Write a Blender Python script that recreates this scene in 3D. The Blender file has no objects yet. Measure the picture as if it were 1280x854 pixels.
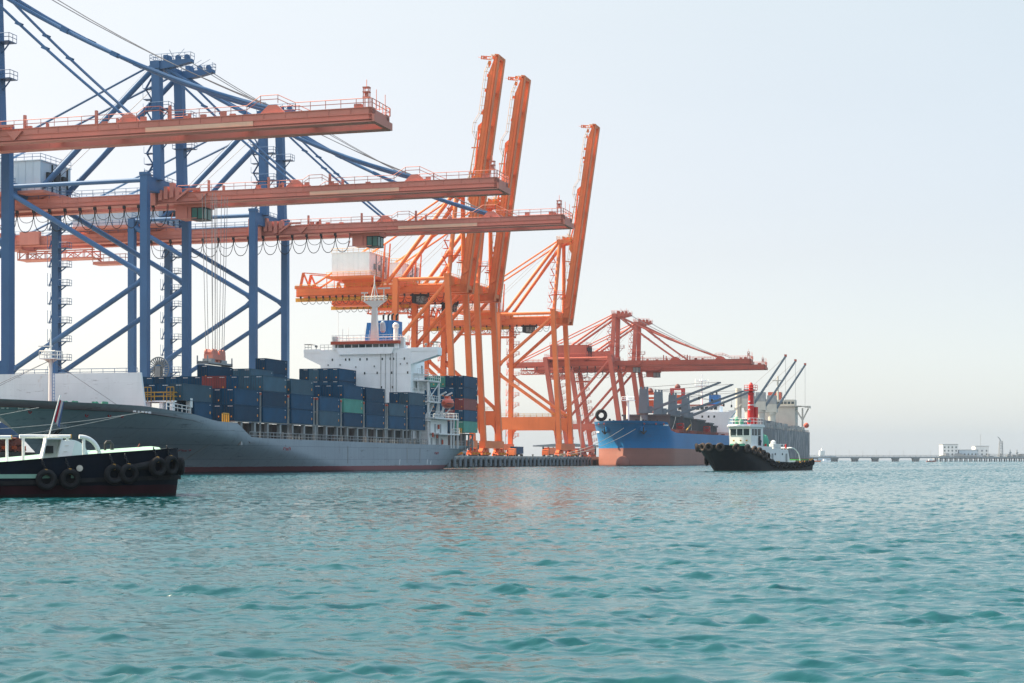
import bpy, math, random
import numpy as np
from mathutils import Vector, Matrix
random.seed(7)
rad = math.radians
SC = bpy.context.scene
COL = SC.collection
# ------------------------------------------------------------------ camera
CAM_H = 2.0
cam_d = bpy.data.cameras.new('camera')
cam_d.sensor_width = 36.0
cam_d.lens = 36.0 * 2100 / 1280
cam_d.shift_y = (575 - 427) / 1280
cam_d.clip_start = 0.5
cam_d.clip_end = 40000
cam = bpy.data.objects.new('camera', cam_d)
COL.objects.link(cam)
cam.location = (0, 0, CAM_H)
cam.rotation_euler = (rad(90), 0, 0)
SC.camera = cam
# ------------------------------------------------------------------ sky, sun, exposure
SUN_EL = rad(46)
SUN_DIR = Vector((-0.945, 0.325, 0)).normalized()
world = bpy.data.worlds.new('World')
SC.world = world
world.use_nodes = True
wn = world.node_tree
bg = wn.nodes['Background']
sky = wn.nodes.new('ShaderNodeTexSky')
sky.sky_type = 'NISHITA'
sky.sun_disc = False
sky.sun_elevation = SUN_EL
sky.sun_rotation = math.atan2(SUN_DIR.x, SUN_DIR.y)
sky.altitude = 0
sky.air_density = 1.0
sky.dust_density = 1.0
sky.ozone_density = 1.0
# a thin bright veil of high haze over the blue: paler overhead, greyer down at the horizon
wtc = wn.nodes.new('ShaderNodeTexCoord')
wsp = wn.nodes.new('ShaderNodeSeparateXYZ')
wn.links.new(wtc.outputs['Generated'], wsp.inputs[0])
wcr = wn.nodes.new('ShaderNodeValToRGB')
for k, (p, c) in enumerate(((0.0, (0.655, 0.63, 0.64)), (0.12, (0.61, 0.54, 0.50)), (0.26, (0.65, 0.63, 0.55)), (0.60, (1.0, 1.2, 1.4)))):
    e = wcr.color_ramp.elements[k] if k < 2 else wcr.color_ramp.elements.new(p)
    e.position = p
    e.color = (*c, 1)
wn.links.new(wsp.outputs[2], wcr.inputs[0])
wsc = wn.nodes.new('ShaderNodeVectorMath')
wsc.operation = 'SCALE'
wsc.inputs['Scale'].default_value = 1 / 0.15
wmp = wn.nodes.new('ShaderNodeMapping')
wmp.inputs['Scale'].default_value = (1.0, 1.0, 4.5)
wn.links.new(wtc.outputs['Generated'], wmp.inputs[0])
wnz = wn.nodes.new('ShaderNodeTexNoise')
wnz.inputs['Scale'].default_value = 2.2
wnz.inputs['Detail'].default_value = 5
wn.links.new(wmp.outputs[0], wnz.inputs['Vector'])
wmr = wn.nodes.new('ShaderNodeMapRange')
wmr.inputs[3].default_value, wmr.inputs[4].default_value = 0.93, 1.07
wn.links.new(wnz.outputs[0], wmr.inputs[0])
wsx = wn.nodes.new('ShaderNodeMapRange')                           # the veil is warmer and brighter towards the sun
wsx.inputs[1].default_value, wsx.inputs[2].default_value = -0.6, 0.6
wn.links.new(wsp.outputs[0], wsx.inputs[0])
wtn = wn.nodes.new('ShaderNodeMix')
wtn.data_type = 'RGBA'
wtn.inputs[6].default_value = (1.26, 1.13, 1.02, 1)
wtn.inputs[7].default_value = (0.76, 0.88, 0.98, 1)
wn.links.new(wsx.outputs[0], wtn.inputs[0])
wtm = wn.nodes.new('ShaderNodeMix')
wtm.data_type = 'RGBA'
wtm.blend_type = 'MULTIPLY'
wtm.inputs[0].default_value = 1.0
wn.links.new(wcr.outputs[0], wtm.inputs[6])
wn.links.new(wtn.outputs[2], wtm.inputs[7])
wmm = wn.nodes.new('ShaderNodeVectorMath')
wmm.operation = 'SCALE'
wn.links.new(wtm.outputs[2], wmm.inputs[0])
wn.links.new(wmr.outputs[0], wmm.inputs['Scale'])
wn.links.new(wmm.outputs[0], wsc.inputs[0])
wmx = wn.nodes.new('ShaderNodeMix')
wmx.data_type = 'RGBA'
wmx.inputs[0].default_value = 0.62
wn.links.new(sky.outputs[0], wmx.inputs[6])
wn.links.new(wsc.outputs[0], wmx.inputs[7])
wn.links.new(wmx.outputs[2], bg.inputs[0])
bg.inputs[1].default_value = 0.075
sun_d = bpy.data.lights.new('sun', 'SUN')
sun_d.energy = 5.0
sun_d.angle = rad(0.6)
sun_d.color = (1.0, 0.83, 0.60)
sun = bpy.data.objects.new('sun', sun_d)
COL.objects.link(sun)
sdir = Vector((SUN_DIR.x * math.cos(SUN_EL), SUN_DIR.y * math.cos(SUN_EL), math.sin(SUN_EL)))
sun.rotation_euler = sdir.to_track_quat('Z', 'Y').to_euler()
SC.view_settings.view_transform = 'Standard'
SC.view_settings.look = 'None'
SC.view_settings.gamma = 1
SC.view_settings.use_curve_mapping = False
SC.view_settings.exposure = 1.6
SC.render.engine = 'CYCLES'
SC.cycles.use_denoising = True
SC.cycles.use_adaptive_sampling = False
SC.cycles.max_bounces = 8
SC.cycles.sample_clamp_direct = 2.0
SC.cycles.volume_bounces = 1
# ------------------------------------------------------------------ the quay's own directions
TH = rad(73.8)
CT, ST = math.cos(TH), math.sin(TH)
RZ = TH - math.pi / 2
VC = 137.5
QZ = 3.0


def W(u, v, z=0.0):
    return Vector(((v - VC) * ST + u * CT, -(v - VC) * CT + u * ST, z))


# ------------------------------------------------------------------ mesh helpers
class MB:
    def __init__(s):
        s.v, s.f = [], []

    def add(s, vs, fs):
        n = len(s.v)
        s.v += [tuple(p) for p in vs]
        s.f += [tuple(i + n for i in f) for f in fs]
        return s

    def box(s, x0, x1, y0, y1, z0, z1):
        return s.add([(x0, y0, z0), (x1, y0, z0), (x1, y1, z0), (x0, y1, z0), (x0, y0, z1), (x1, y0, z1), (x1, y1, z1), (x0, y1, z1)],
                     [(0, 3, 2, 1), (4, 5, 6, 7), (0, 1, 5, 4), (1, 2, 6, 5), (2, 3, 7, 6), (3, 0, 4, 7)])

    def frame_of(s, p, q, up):
        p, q = Vector(p), Vector(q)
        d = (q - p).normalized()
        u = Vector(up)
        if abs(d.dot(u)) > 0.98:
            u = Vector((1, 0, 0)) if abs(d.x) < 0.9 else Vector((0, 1, 0))
        a = d.cross(u).normalized()
        return p, q, a, a.cross(d)

    def bar(s, p, q, w, h, up=(0, 0, 1), w2=None, h2=None):
        p, q, a, b = s.frame_of(p, q, up)
        w2, h2 = w2 or w, h2 or h
        vs = []
        for c, ww, hh in ((p, w, h), (q, w2, h2)):
            for i, j in ((-1, -1), (1, -1), (1, 1), (-1, 1)):
                vs.append(c + a * (i * ww / 2) + b * (j * hh / 2))
        return s.add(vs, [(0, 1, 2, 3), (7, 6, 5, 4), (0, 4, 5, 1), (1, 5, 6, 2), (2, 6, 7, 3), (3, 7, 4, 0)])

    def leg(s, p, q, wx, wy, wx2=None, wy2=None):
        wx2, wy2 = wx2 or wx, wy2 or wy
        vs = []
        for c, a, b in ((p, wx, wy), (q, wx2, wy2)):
            for i, j in ((-1, -1), (1, -1), (1, 1), (-1, 1)):
                vs.append((c[0] + i * a / 2, c[1] + j * b / 2, c[2]))
        return s.add(vs, [(3, 2, 1, 0), (4, 5, 6, 7), (0, 1, 5, 4), (1, 2, 6, 5), (2, 3, 7, 6), (3, 0, 4, 7)])

    def tube(s, p, q, r, n=10, r2=None, cap=True):
        p, q, a, b = s.frame_of(p, q, (0, 0, 1))
        r2 = r if r2 is None else r2
        vs = []
        for c, rr in ((p, r), (q, r2)):
            for i in range(n):
                t = 2 * math.pi * i / n
                vs.append(c + a * (rr * math.cos(t)) + b * (rr * math.sin(t)))
        fs = [(i, (i + 1) % n, n + (i + 1) % n, n + i) for i in range(n)]
        if cap:
            fs += [tuple(range(n - 1, -1, -1)), tuple(range(n, 2 * n))]
        return s.add(vs, fs)

    def path(s, pts, r, n=5):
        for a, b in zip(pts, pts[1:]):
            s.tube(a, b, r, n)
        return s

    def sweep(s, pts, r, n=10):
        pts = [Vector(p) for p in pts]
        vs, fs = [], []
        for i, p in enumerate(pts):
            d = (pts[min(i + 1, len(pts) - 1)] - pts[max(i - 1, 0)]).normalized()
            u = Vector((0, 0, 1)) if abs(d.z) < 0.95 else Vector((0, 1, 0))
            a = d.cross(u).normalized()
            b = a.cross(d)
            for k in range(n):
                t = 2 * math.pi * k / n
                vs.append(p + a * (r * math.cos(t)) + b * (r * math.sin(t)))
        for i in range(len(pts) - 1):
            for k in range(n):
                fs.append((i * n + k, i * n + (k + 1) % n, (i + 1) * n + (k + 1) % n, (i + 1) * n + k))
        fs += [tuple(range(n - 1, -1, -1)), tuple(range((len(pts) - 1) * n, len(pts) * n))]
        return s.add(vs, fs)

    def prism(s, poly, ax, a0, a1):
        """poly: 2-D points; ax 0: (y,z) along x, 1: (x,z) along y, 2: (x,y) along z"""
        def P(p, t):
            return (t, p[0], p[1]) if ax == 0 else (p[0], t, p[1]) if ax == 1 else (p[0], p[1], t)
        n = len(poly)
        vs = [P(p, a0) for p in poly] + [P(p, a1) for p in poly]
        fs = [(i, (i + 1) % n, n + (i + 1) % n, n + i) for i in range(n)]
        fs += [tuple(range(n - 1, -1, -1)), tuple(range(n, 2 * n))]
        return s.add(vs, fs)

    def lathe(s, c, prof, n=16, axis=2):
        vs, fs = [], []
        for r, h in prof:
            for k in range(n):
                t = 2 * math.pi * k / n
                p = (r * math.cos(t), r * math.sin(t), h)
                p = p if axis == 2 else (h, p[0], p[1]) if axis == 0 else (p[1], h, p[0])
                vs.append((c[0] + p[0], c[1] + p[1], c[2] + p[2]))
        for i in range(len(prof) - 1):
            for k in range(n):
                fs.append((i * n + k, i * n + (k + 1) % n, (i + 1) * n + (k + 1) % n, (i + 1) * n + k))
        fs += [tuple(range(n - 1, -1, -1)), tuple(range((len(prof) - 1) * n, len(prof) * n))]
        return s.add(vs, fs)

    def torus(s, c, axis, R, r, n=24, m=10, flat=1.0):
        d = Vector(axis).normalized()
        u = Vector((0, 0, 1)) if abs(d.z) < 0.9 else Vector((1, 0, 0))
        a = d.cross(u).normalized()
        b = a.cross(d)
        c = Vector(c)
        vs, fs = [], []
        for i in range(n):
            t = 2 * math.pi * i / n
            e = a * math.cos(t) + b * math.sin(t)
            for k in range(m):
                f = 2 * math.pi * k / m
                vs.append(c + e * (R + r * math.cos(f)) + d * (r * flat * math.sin(f)))
        for i in range(n):
            for k in range(m):
                fs.append((i * m + k, ((i + 1) % n) * m + k, ((i + 1) % n) * m + (k + 1) % m, i * m + (k + 1) % m))
        return s.add(vs, fs)

    def ball(s, c, rx, ry, rz, n=14, m=9):
        vs, fs = [], []
        for i in range(m + 1):
            t = math.pi * i / m
            for k in range(n):
                p = 2 * math.pi * k / n
                vs.append((c[0] + rx * math.sin(t) * math.cos(p), c[1] + ry * math.sin(t) * math.sin(p), c[2] + rz * math.cos(t)))
        for i in range(m):
            for k in range(n):
                fs.append((i * n + k, (i + 1) * n + k, (i + 1) * n + (k + 1) % n, i * n + (k + 1) % n))
        return s.add(vs, fs)

    def rail(s, pts, h=1.1, step=2.0, r=0.045, rails=2):
        pts = [Vector(p) for p in pts]
        for a, b in zip(pts, pts[1:]):
            L = (b - a).length
            n = max(1, int(round(L / step)))
            for i in range(n + 1):
                p = a.lerp(b, i / n)
                s.tube(p, p + Vector((0, 0, h)), r, 4, cap=False)
            for k in range(rails):
                z = h * (1 - 0.5 * k)
                s.tube(a + Vector((0, 0, z)), b + Vector((0, 0, z)), r, 4, cap=False)
        return s

    def xf(s, M):
        s.v = [tuple(M @ Vector(p)) for p in s.v]
        return s

    def obj(s, name, m, parent=None, smooth=32, loc=None):
        me = bpy.data.meshes.new(name)
        me.from_pydata(s.v, [], s.f)
        me.validate()
        if smooth:
            me.polygons.foreach_set('use_smooth', [True] * len(me.polygons))
            me.set_sharp_from_angle(angle=rad(smooth))
        me.materials.append(m)
        me.update()
        o = bpy.data.objects.new(name, me)
        COL.objects.link(o)
        if parent:
            o.parent = parent
        if loc:
            o.location = loc
        return o


def tag(o, label, cat, group=None, kind=None):
    if label:
        o['label'] = label
    if cat:
        o['category'] = cat
    if group:
        o['group'] = group
    if kind:
        o['kind'] = kind
    return o


def thing(name, label, cat, loc=(0, 0, 0), rz=RZ, group=None):
    o = bpy.data.objects.new(name, None)
    o.empty_display_size = 0.5
    COL.objects.link(o)
    o.location = loc
    o.rotation_euler = (0, 0, rz)
    return tag(o, label, cat, group)


def copy_tree(o, parent=None):
    c = o.copy()
    COL.objects.link(c)
    c.parent = parent
    for ch in list(o.children):
        copy_tree(ch, c)
    return c


# ------------------------------------------------------------------ materials
MATS = {}


def nodes_of(name):
    m = bpy.data.materials.new(name)
    m.use_nodes = True
    nt = m.node_tree
    return m, nt, nt.nodes['Principled BSDF']


def paint(name, col, rough=0.5, var=0.18, scale=0.35, rust=0.0, streak=0.25, metal=0.0, rustcol=(0.10, 0.045, 0.02), bands=None, vary=0.0, corr=0.0, spec=0.22, rs=0.9, rth=(0.60, 0.70), plates=0.0):
    """weathered paint: broad fading, vertical dirt streaks, rust; bands: [(z below which, colour)] painted zones of a hull"""
    if name in MATS:
        return MATS[name]
    m, nt, b = nodes_of(name)
    N, L = nt.nodes.new, nt.links.new
    tc = N('ShaderNodeTexCoord')
    co = tc.outputs['Object']
    base = None
    if bands:
        sep = N('ShaderNodeSeparateXYZ')
        L(co, sep.inputs[0])
        nz = N('ShaderNodeTexNoise')
        nz.inputs['Scale'].default_value = 0.7
        L(co, nz.inputs['Vector'])
        ad = N('ShaderNodeMath')
        ad.operation = 'MULTIPLY_ADD'
        ad.inputs[1].default_value = 0.16
        L(nz.outputs[0], ad.inputs[0])
        L(sep.outputs[2], ad.inputs[2])
        prev = col
        last = None
        for zb, bc in bands:
            lt = N('ShaderNodeMath')
            lt.operation = 'LESS_THAN'
            lt.inputs[1].default_value = zb + 0.08
            L(ad.outputs[0], lt.inputs[0])
            mx = N('ShaderNodeMix')
            mx.data_type = 'RGBA'
            L(lt.outputs[0], mx.inputs[0])
            if last:
                L(last, mx.inputs[6])
            else:
                mx.inputs[6].default_value = (*col, 1)
            mx.inputs[7].default_value = (*bc, 1)
            last = mx.outputs[2]
        base = last
    n1 = N('ShaderNodeTexNoise')
    n1.inputs['Scale'].default_value = scale
    n1.inputs['Detail'].default_value = 6
    L(co, n1.inputs['Vector'])
    hs = N('ShaderNodeHueSaturation')
    mr = N('ShaderNodeMapRange')
    mr.inputs[1].default_value, mr.inputs[2].default_value = 0.3, 0.7
    mr.inputs[3].default_value, mr.inputs[4].default_value = 1 - var, 1 + var
    L(n1.outputs[0], mr.inputs[0])
    L(mr.outputs[0], hs.inputs['Value'])
    if base:
        L(base, hs.inputs['Color'])
    else:
        hs.inputs['Color'].default_value = (*col, 1)
    out = hs.outputs[0]
    if vary:
        oi = N('ShaderNodeObjectInfo')
        h2 = N('ShaderNodeHueSaturation')
        m2 = N('ShaderNodeMapRange')
        m2.inputs[3].default_value, m2.inputs[4].default_value = 1 - vary, 1 + vary
        L(oi.outputs['Random'], m2.inputs[0])
        L(m2.outputs[0], h2.inputs['Value'])
        L(out, h2.inputs['Color'])
        out = h2.outputs[0]
    if streak or rust:
        mp = N('ShaderNodeMapping')
        mp.inputs['Scale'].default_value = (1.6, 1.6, 0.06)
        L(co, mp.inputs[0])
        n2 = N('ShaderNodeTexNoise')
        n2.inputs['Scale'].default_value = 1.0
        n2.inputs['Detail'].default_value = 8
        n2.inputs['Roughness'].default_value = 0.65
        L(mp.outputs[0], n2.inputs['Vector'])
        if streak:
            r2 = N('ShaderNodeMapRange')
            r2.inputs[1].default_value, r2.inputs[2].default_value = 0.52, 0.75
            r2.inputs[3].default_value, r2.inputs[4].default_value = 0.0, streak
            L(n2.outputs[0], r2.inputs[0])
            mx = N('ShaderNodeMix')
            mx.data_type = 'RGBA'
            L(r2.outputs[0], mx.inputs[0])
            L(out, mx.inputs[6])
            mx.inputs[7].default_value = (0.06, 0.05, 0.045, 1)
            out = mx.outputs[2]
        if rust:
            n3 = N('ShaderNodeTexNoise')
            n3.inputs['Scale'].default_value = rs
            n3.inputs['Detail'].default_value = 9
            n3.inputs['Roughness'].default_value = 0.7
            mp3 = N('ShaderNodeMapping')
            mp3.inputs['Scale'].default_value = (1, 1, 0.35)
            mp3.inputs['Location'].default_value = (7, 3, 1)
            L(co, mp3.inputs[0])
            L(mp3.outputs[0], n3.inputs['Vector'])
            r3 = N('ShaderNodeMapRange')
            r3.inputs[1].default_value, r3.inputs[2].default_value = rth
            r3.inputs[3].default_value, r3.inputs[4].default_value = 0.0, rust
            L(n3.outputs[0], r3.inputs[0])
            mx = N('ShaderNodeMix')
            mx.data_type = 'RGBA'
            L(r3.outputs[0], mx.inputs[0])
            L(out, mx.inputs[6])
            mx.inputs[7].default_value = (*rustcol, 1)
            out = mx.outputs[2]
    if plates:
        sp = N('ShaderNodeSeparateXYZ')
        L(co, sp.inputs[0])
        cb = N('ShaderNodeCombineXYZ')
        L(sp.outputs[1], cb.inputs[0])
        L(sp.outputs[2], cb.inputs[1])
        br = N('ShaderNodeTexBrick')
        br.inputs['Color1'].default_value = (1, 1, 1, 1)
        br.inputs['Color2'].default_value = (0.93, 0.935, 0.94, 1)
        br.inputs['Mortar'].default_value = (1 - plates,) * 3 + (1,)
        br.inputs['Scale'].default_value = 1.0
        br.inputs['Mortar Size'].default_value = 0.05
        br.inputs['Brick Width'].default_value = 7.5
        br.inputs['Row Height'].default_value = 2.1
        L(cb.outputs[0], br.inputs['Vector'])
        mu = N('ShaderNodeMix')
        mu.data_type = 'RGBA'
        mu.blend_type = 'MULTIPLY'
        mu.inputs[0].default_value = 1.0
        L(out, mu.inputs[6])
        L(br.outputs[0], mu.inputs[7])
        out = mu.outputs[2]
        mpf = N('ShaderNodeMapping')                                # berthing scuffs: long thin dark marks
        mpf.inputs['Scale'].default_value = (0.3, 0.16, 1.5)
        L(co, mpf.inputs[0])
        nf = N('ShaderNodeTexNoise')
        nf.inputs['Scale'].default_value = 1.0
        nf.inputs['Detail'].default_value = 7
        nf.inputs['Roughness'].default_value = 0.75
        L(mpf.outputs[0], nf.inputs['Vector'])
        rf = N('ShaderNodeMapRange')
        rf.inputs[1].default_value, rf.inputs[2].default_value = 0.59, 0.66
        rf.inputs[3].default_value, rf.inputs[4].default_value = 0.0, 0.5
        L(nf.outputs[0], rf.inputs[0])
        mf = N('ShaderNodeMix')
        mf.data_type = 'RGBA'
        L(rf.outputs[0], mf.inputs[0])
        L(out, mf.inputs[6])
        mf.inputs[7].default_value = (0.05, 0.045, 0.045, 1)
        out = mf.outputs[2]
    L(out, b.inputs['Base Color'])
    if corr:
        wv = N('ShaderNodeTexWave')
        wv.wave_type = 'BANDS'
        wv.bands_direction = 'DIAGONAL'
        wv.inputs['Scale'].default_value = corr
        mpc = N('ShaderNodeMapping')
        mpc.inputs['Scale'].default_value = (1, 1, 0)
        L(co, mpc.inputs[0])
        L(mpc.outputs[0], wv.inputs['Vector'])
        bp = N('ShaderNodeBump')
        bp.inputs['Strength'].default_value = 0.5
        bp.inputs['Distance'].default_value = 0.06
        L(wv.outputs[0], bp.inputs['Height'])
        L(bp.outputs[0], b.inputs['Normal'])
    b.inputs['Roughness'].default_value = rough
    b.inputs['Metallic'].default_value = metal
    b.inputs['Specular IOR Level'].default_value = spec
    MATS[name] = m
    return m


def glass(name, col=(0.03, 0.045, 0.05), rough=0.05):
    m, nt, b = nodes_of(name)
    b.inputs['Base Color'].default_value = (*col, 1)
    b.inputs['Roughness'].default_value = rough
    return m


M = {}
M['blue'] = paint('faded_blue_steel', (0.050, 0.124, 0.250), 0.5, 0.14, 0.12, 0.2, 0.12)
M['salmon'] = paint('faded_red_oxide_boom', (0.54, 0.205, 0.155), 0.6, 0.14, 0.10, 0.3, 0.14)
M['tan'] = paint('tan_touch_up_paint', (0.62, 0.40, 0.28), 0.6, 0.1, 0.2, 0, 0.15)
M['orange'] = paint('orange_crane_paint', (0.66, 0.165, 0.050), 0.5, 0.14, 0.12, 0.3, 0.15)
M['orange_red'] = paint('red_orange_crane_paint', (0.58, 0.115, 0.035), 0.5, 0.15, 0.2, 0.4, 0.25)
M['yellow'] = paint('crane_yellow_paint', (0.55, 0.27, 0.03), 0.55, 0.2, 0.4, 0.4, 0.3)
M['red'] = paint('dull_red_crane_paint', (0.42, 0.105, 0.070), 0.6, 0.14, 0.12, 0.35, 0.2)
M['house_grey'] = paint('pale_blue_grey_cladding', (0.42, 0.50, 0.56), 0.6, 0.06, 0.3, 0, 0.12)
M['house_white'] = paint('white_cladding', (0.78, 0.78, 0.76), 0.55, 0.05, 0.3, 0, 0.10)
M['dark'] = paint('dark_machinery_steel', (0.03, 0.032, 0.035), 0.6, 0.3, 1.0, 0.3, 0.1)
M['cable'] = paint('black_cable', (0.02, 0.02, 0.022), 0.6, 0.1, 1, 0, 0)
M['wire'] = paint('grey_wire_rope', (0.16, 0.16, 0.17), 0.5, 0.1, 1, 0, 0)
M['cabglass'] = glass('green_cab_glass', (0.05, 0.16, 0.13), 0.06)
M['glass'] = glass('dark_window_glass')
M['concrete'] = paint('quay_concrete', (0.30, 0.29, 0.27), 0.85, 0.2, 0.15, 0, 0.5)
M['fender'] = paint('grey_fender_panel', (0.13, 0.15, 0.17), 0.7, 0.25, 0.3, 0.5, 0.4)
M['rubber'] = paint('worn_black_rubber', (0.012, 0.012, 0.013), 0.75, 0.5, 1.4, 0, 0, spec=0.15)
M['rubber_brown'] = paint('worn_brown_black_rubber', (0.055, 0.042, 0.036), 0.8, 0.6, 1.4, 0, 0, spec=0.15)
M['white'] = paint('white_ship_paint', (0.86, 0.89, 0.90), 0.45, 0.04, 0.3, 0.2, 0.06, rustcol=(0.32, 0.17, 0.08))
M['white_clean'] = paint('white_marine_paint', (0.62, 0.635, 0.63), 0.4, 0.05, 0.5, 0.12, 0.08, rustcol=(0.32, 0.17, 0.08))
M['shipgrey'] = paint('grey_hull_paint', (0.25, 0.295, 0.335), 0.5, 0.08, 0.08, 0.3, 0.22, bands=[(0.95, (0.16, 0.035, 0.045)), (0.22, (0.06, 0.025, 0.03))], plates=0.28)
M['coaming'] = paint('dark_coaming_paint', (0.06, 0.065, 0.07), 0.7, 0.2, 0.5, 0.3, 0.3)
M['deckgrey'] = paint('grey_deck_fittings', (0.25, 0.265, 0.27), 0.6, 0.2, 0.4, 0.6, 0.4, rustcol=(0.2, 0.09, 0.04))
M['oxide'] = paint('red_oxide_deck', (0.20, 0.06, 0.045), 0.7, 0.25, 0.4, 0.4, 0.3)
M['bandred'] = paint('red_trim_paint', (0.42, 0.075, 0.04), 0.5, 0.1, 0.4, 0, 0.15)
M['funnelblue'] = paint('blue_funnel_paint', (0.02, 0.13, 0.36), 0.45, 0.1, 0.3, 0.2, 0.1)
M['lifeboat'] = paint('orange_lifeboat_shell', (0.52, 0.085, 0.045), 0.4, 0.1, 0.6, 0, 0.1)
M['greenpaint'] = paint('green_machinery_paint', (0.07, 0.30, 0.20), 0.5, 0.2, 0.6, 0.4, 0.3)
M['yellowrail'] = paint('yellow_safety_paint', (0.42, 0.23, 0.03), 0.5, 0.2, 0.6, 0.3, 0.1)
M['orange_dot'] = paint('orange_sticker', (0.75, 0.30, 0.03), 0.5, 0.05, 1, 0, 0)
M['white_mark'] = paint('white_lettering', (0.75, 0.75, 0.75), 0.5, 0.1, 1, 0, 0)
M['red_mark'] = paint('red_lettering', (0.35, 0.02, 0.03), 0.5, 0.1, 1, 0, 0)
M['navy'] = paint('navy_container_paint', (0.004, 0.047, 0.102), 0.5, 0.18, 0.5, 0.0, 0.0, spec=0.08, vary=0.30, corr=3.2)
M['steelblue'] = paint('greyish_blue_container_paint', (0.022, 0.078, 0.125), 0.55, 0.18, 0.5, 0.2, 0.12, vary=0.25, corr=3.2)
M['ctgreen'] = paint('green_container_paint', (0.045, 0.25, 0.20), 0.5, 0.15, 0.5, 0.2, 0.15, vary=0.15, corr=3.2)
M['ctred'] = paint('maroon_container_paint', (0.22, 0.040, 0.040), 0.5, 0.15, 0.5, 0.2, 0.2, vary=0.2, corr=3.2)
M['post'] = paint('dark_corner_steel', (0.05, 0.05, 0.055), 0.6, 0.2, 1, 0.5, 0.1)
M['bulkblue'] = paint('bright_blue_hull_paint', (0.006, 0.140, 0.340), 0.5, 0.12, 0.06, 0.2, 0.16, spec=0.12, plates=0.12, bands=[(6.0, (0.235, 0.096, 0.072)), (0.35, (0.10, 0.05, 0.05))])
M['bulkgrey'] = paint('blue_grey_deck_paint', (0.12, 0.155, 0.19), 0.6, 0.10, 0.2, 0.2, 0.12)
M['darkgrey'] = paint('dark_grey_coaming_paint', (0.085, 0.09, 0.10), 0.6, 0.12, 0.2, 0.3, 0.2)
M['oldhull'] = paint('weathered_grey_hull', (0.085, 0.095, 0.115), 0.7, 0.45, 0.08, 0.85, 0.6, rustcol=(0.30, 0.29, 0.28), rs=0.30, rth=(0.47, 0.56), plates=0.15)
M['cream'] = paint('cream_ship_paint', (0.46, 0.44, 0.385), 0.55, 0.08, 0.3, 0.4, 0.2)
M['tughull'] = paint('black_tug_hull', (0.008, 0.009, 0.012), 0.5, 0.4, 0.5, 0.12, 0.15, spec=0.12, rustcol=(0.09, 0.05, 0.025), bands=[(0.12, (0.05, 0.035, 0.03))])
M['boathull'] = paint('black_workboat_hull', (0.002, 0.005, 0.011), 0.5, 0.35, 0.8, 0.05, 0.04, spec=0.08, rustcol=(0.06, 0.035, 0.03), bands=[(0.62, (0.022, 0.005, 0.008)), (0.16, (0.012, 0.010, 0.010))])
M['deckgreen'] = paint('pale_green_deck_paint', (0.20, 0.34, 0.27), 0.6, 0.12, 0.5, 0.2, 0.2)
M['capgreen'] = paint('bright_green_rail_paint', (0.03, 0.28, 0.05), 0.5, 0.2, 1.0, 0, 0.1)
M['tugred'] = paint('bright_red_mast_paint', (0.44, 0.025, 0.025), 0.4, 0.1, 0.6, 0, 0.1)
M['skin'] = paint('skin', (0.35, 0.2, 0.14), 0.6, 0.05, 1, 0, 0)
M['clothes'] = paint('dark_blue_workwear', (0.02, 0.03, 0.06), 0.8, 0.2, 3, 0, 0)
M['rope'] = paint('pale_mooring_rope', (0.46, 0.42, 0.36), 0.8, 0.2, 2, 0, 0)
M['farconcrete'] = paint('jetty_concrete', (0.26, 0.27, 0.28), 0.8, 0.15, 0.05, 0, 0.3)
M['farwhite'] = paint('white_plant_cladding', (0.72, 0.72, 0.70), 0.7, 0.1, 0.1, 0, 0.2)
M['flagred'] = paint('flag_red', (0.24, 0.015, 0.03), 0.8, 0.1, 2, 0, 0)
M['flagwhite'] = paint('flag_white', (0.40, 0.38, 0.40), 0.8, 0.1, 2, 0, 0)
M['flagblue'] = paint('flag_blue', (0.05, 0.08, 0.18), 0.8, 0.1, 2, 0, 0)
M['asphalt'] = paint('truck_chassis_black', (0.03, 0.03, 0.03), 0.7, 0.1, 2, 0, 0)


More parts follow.
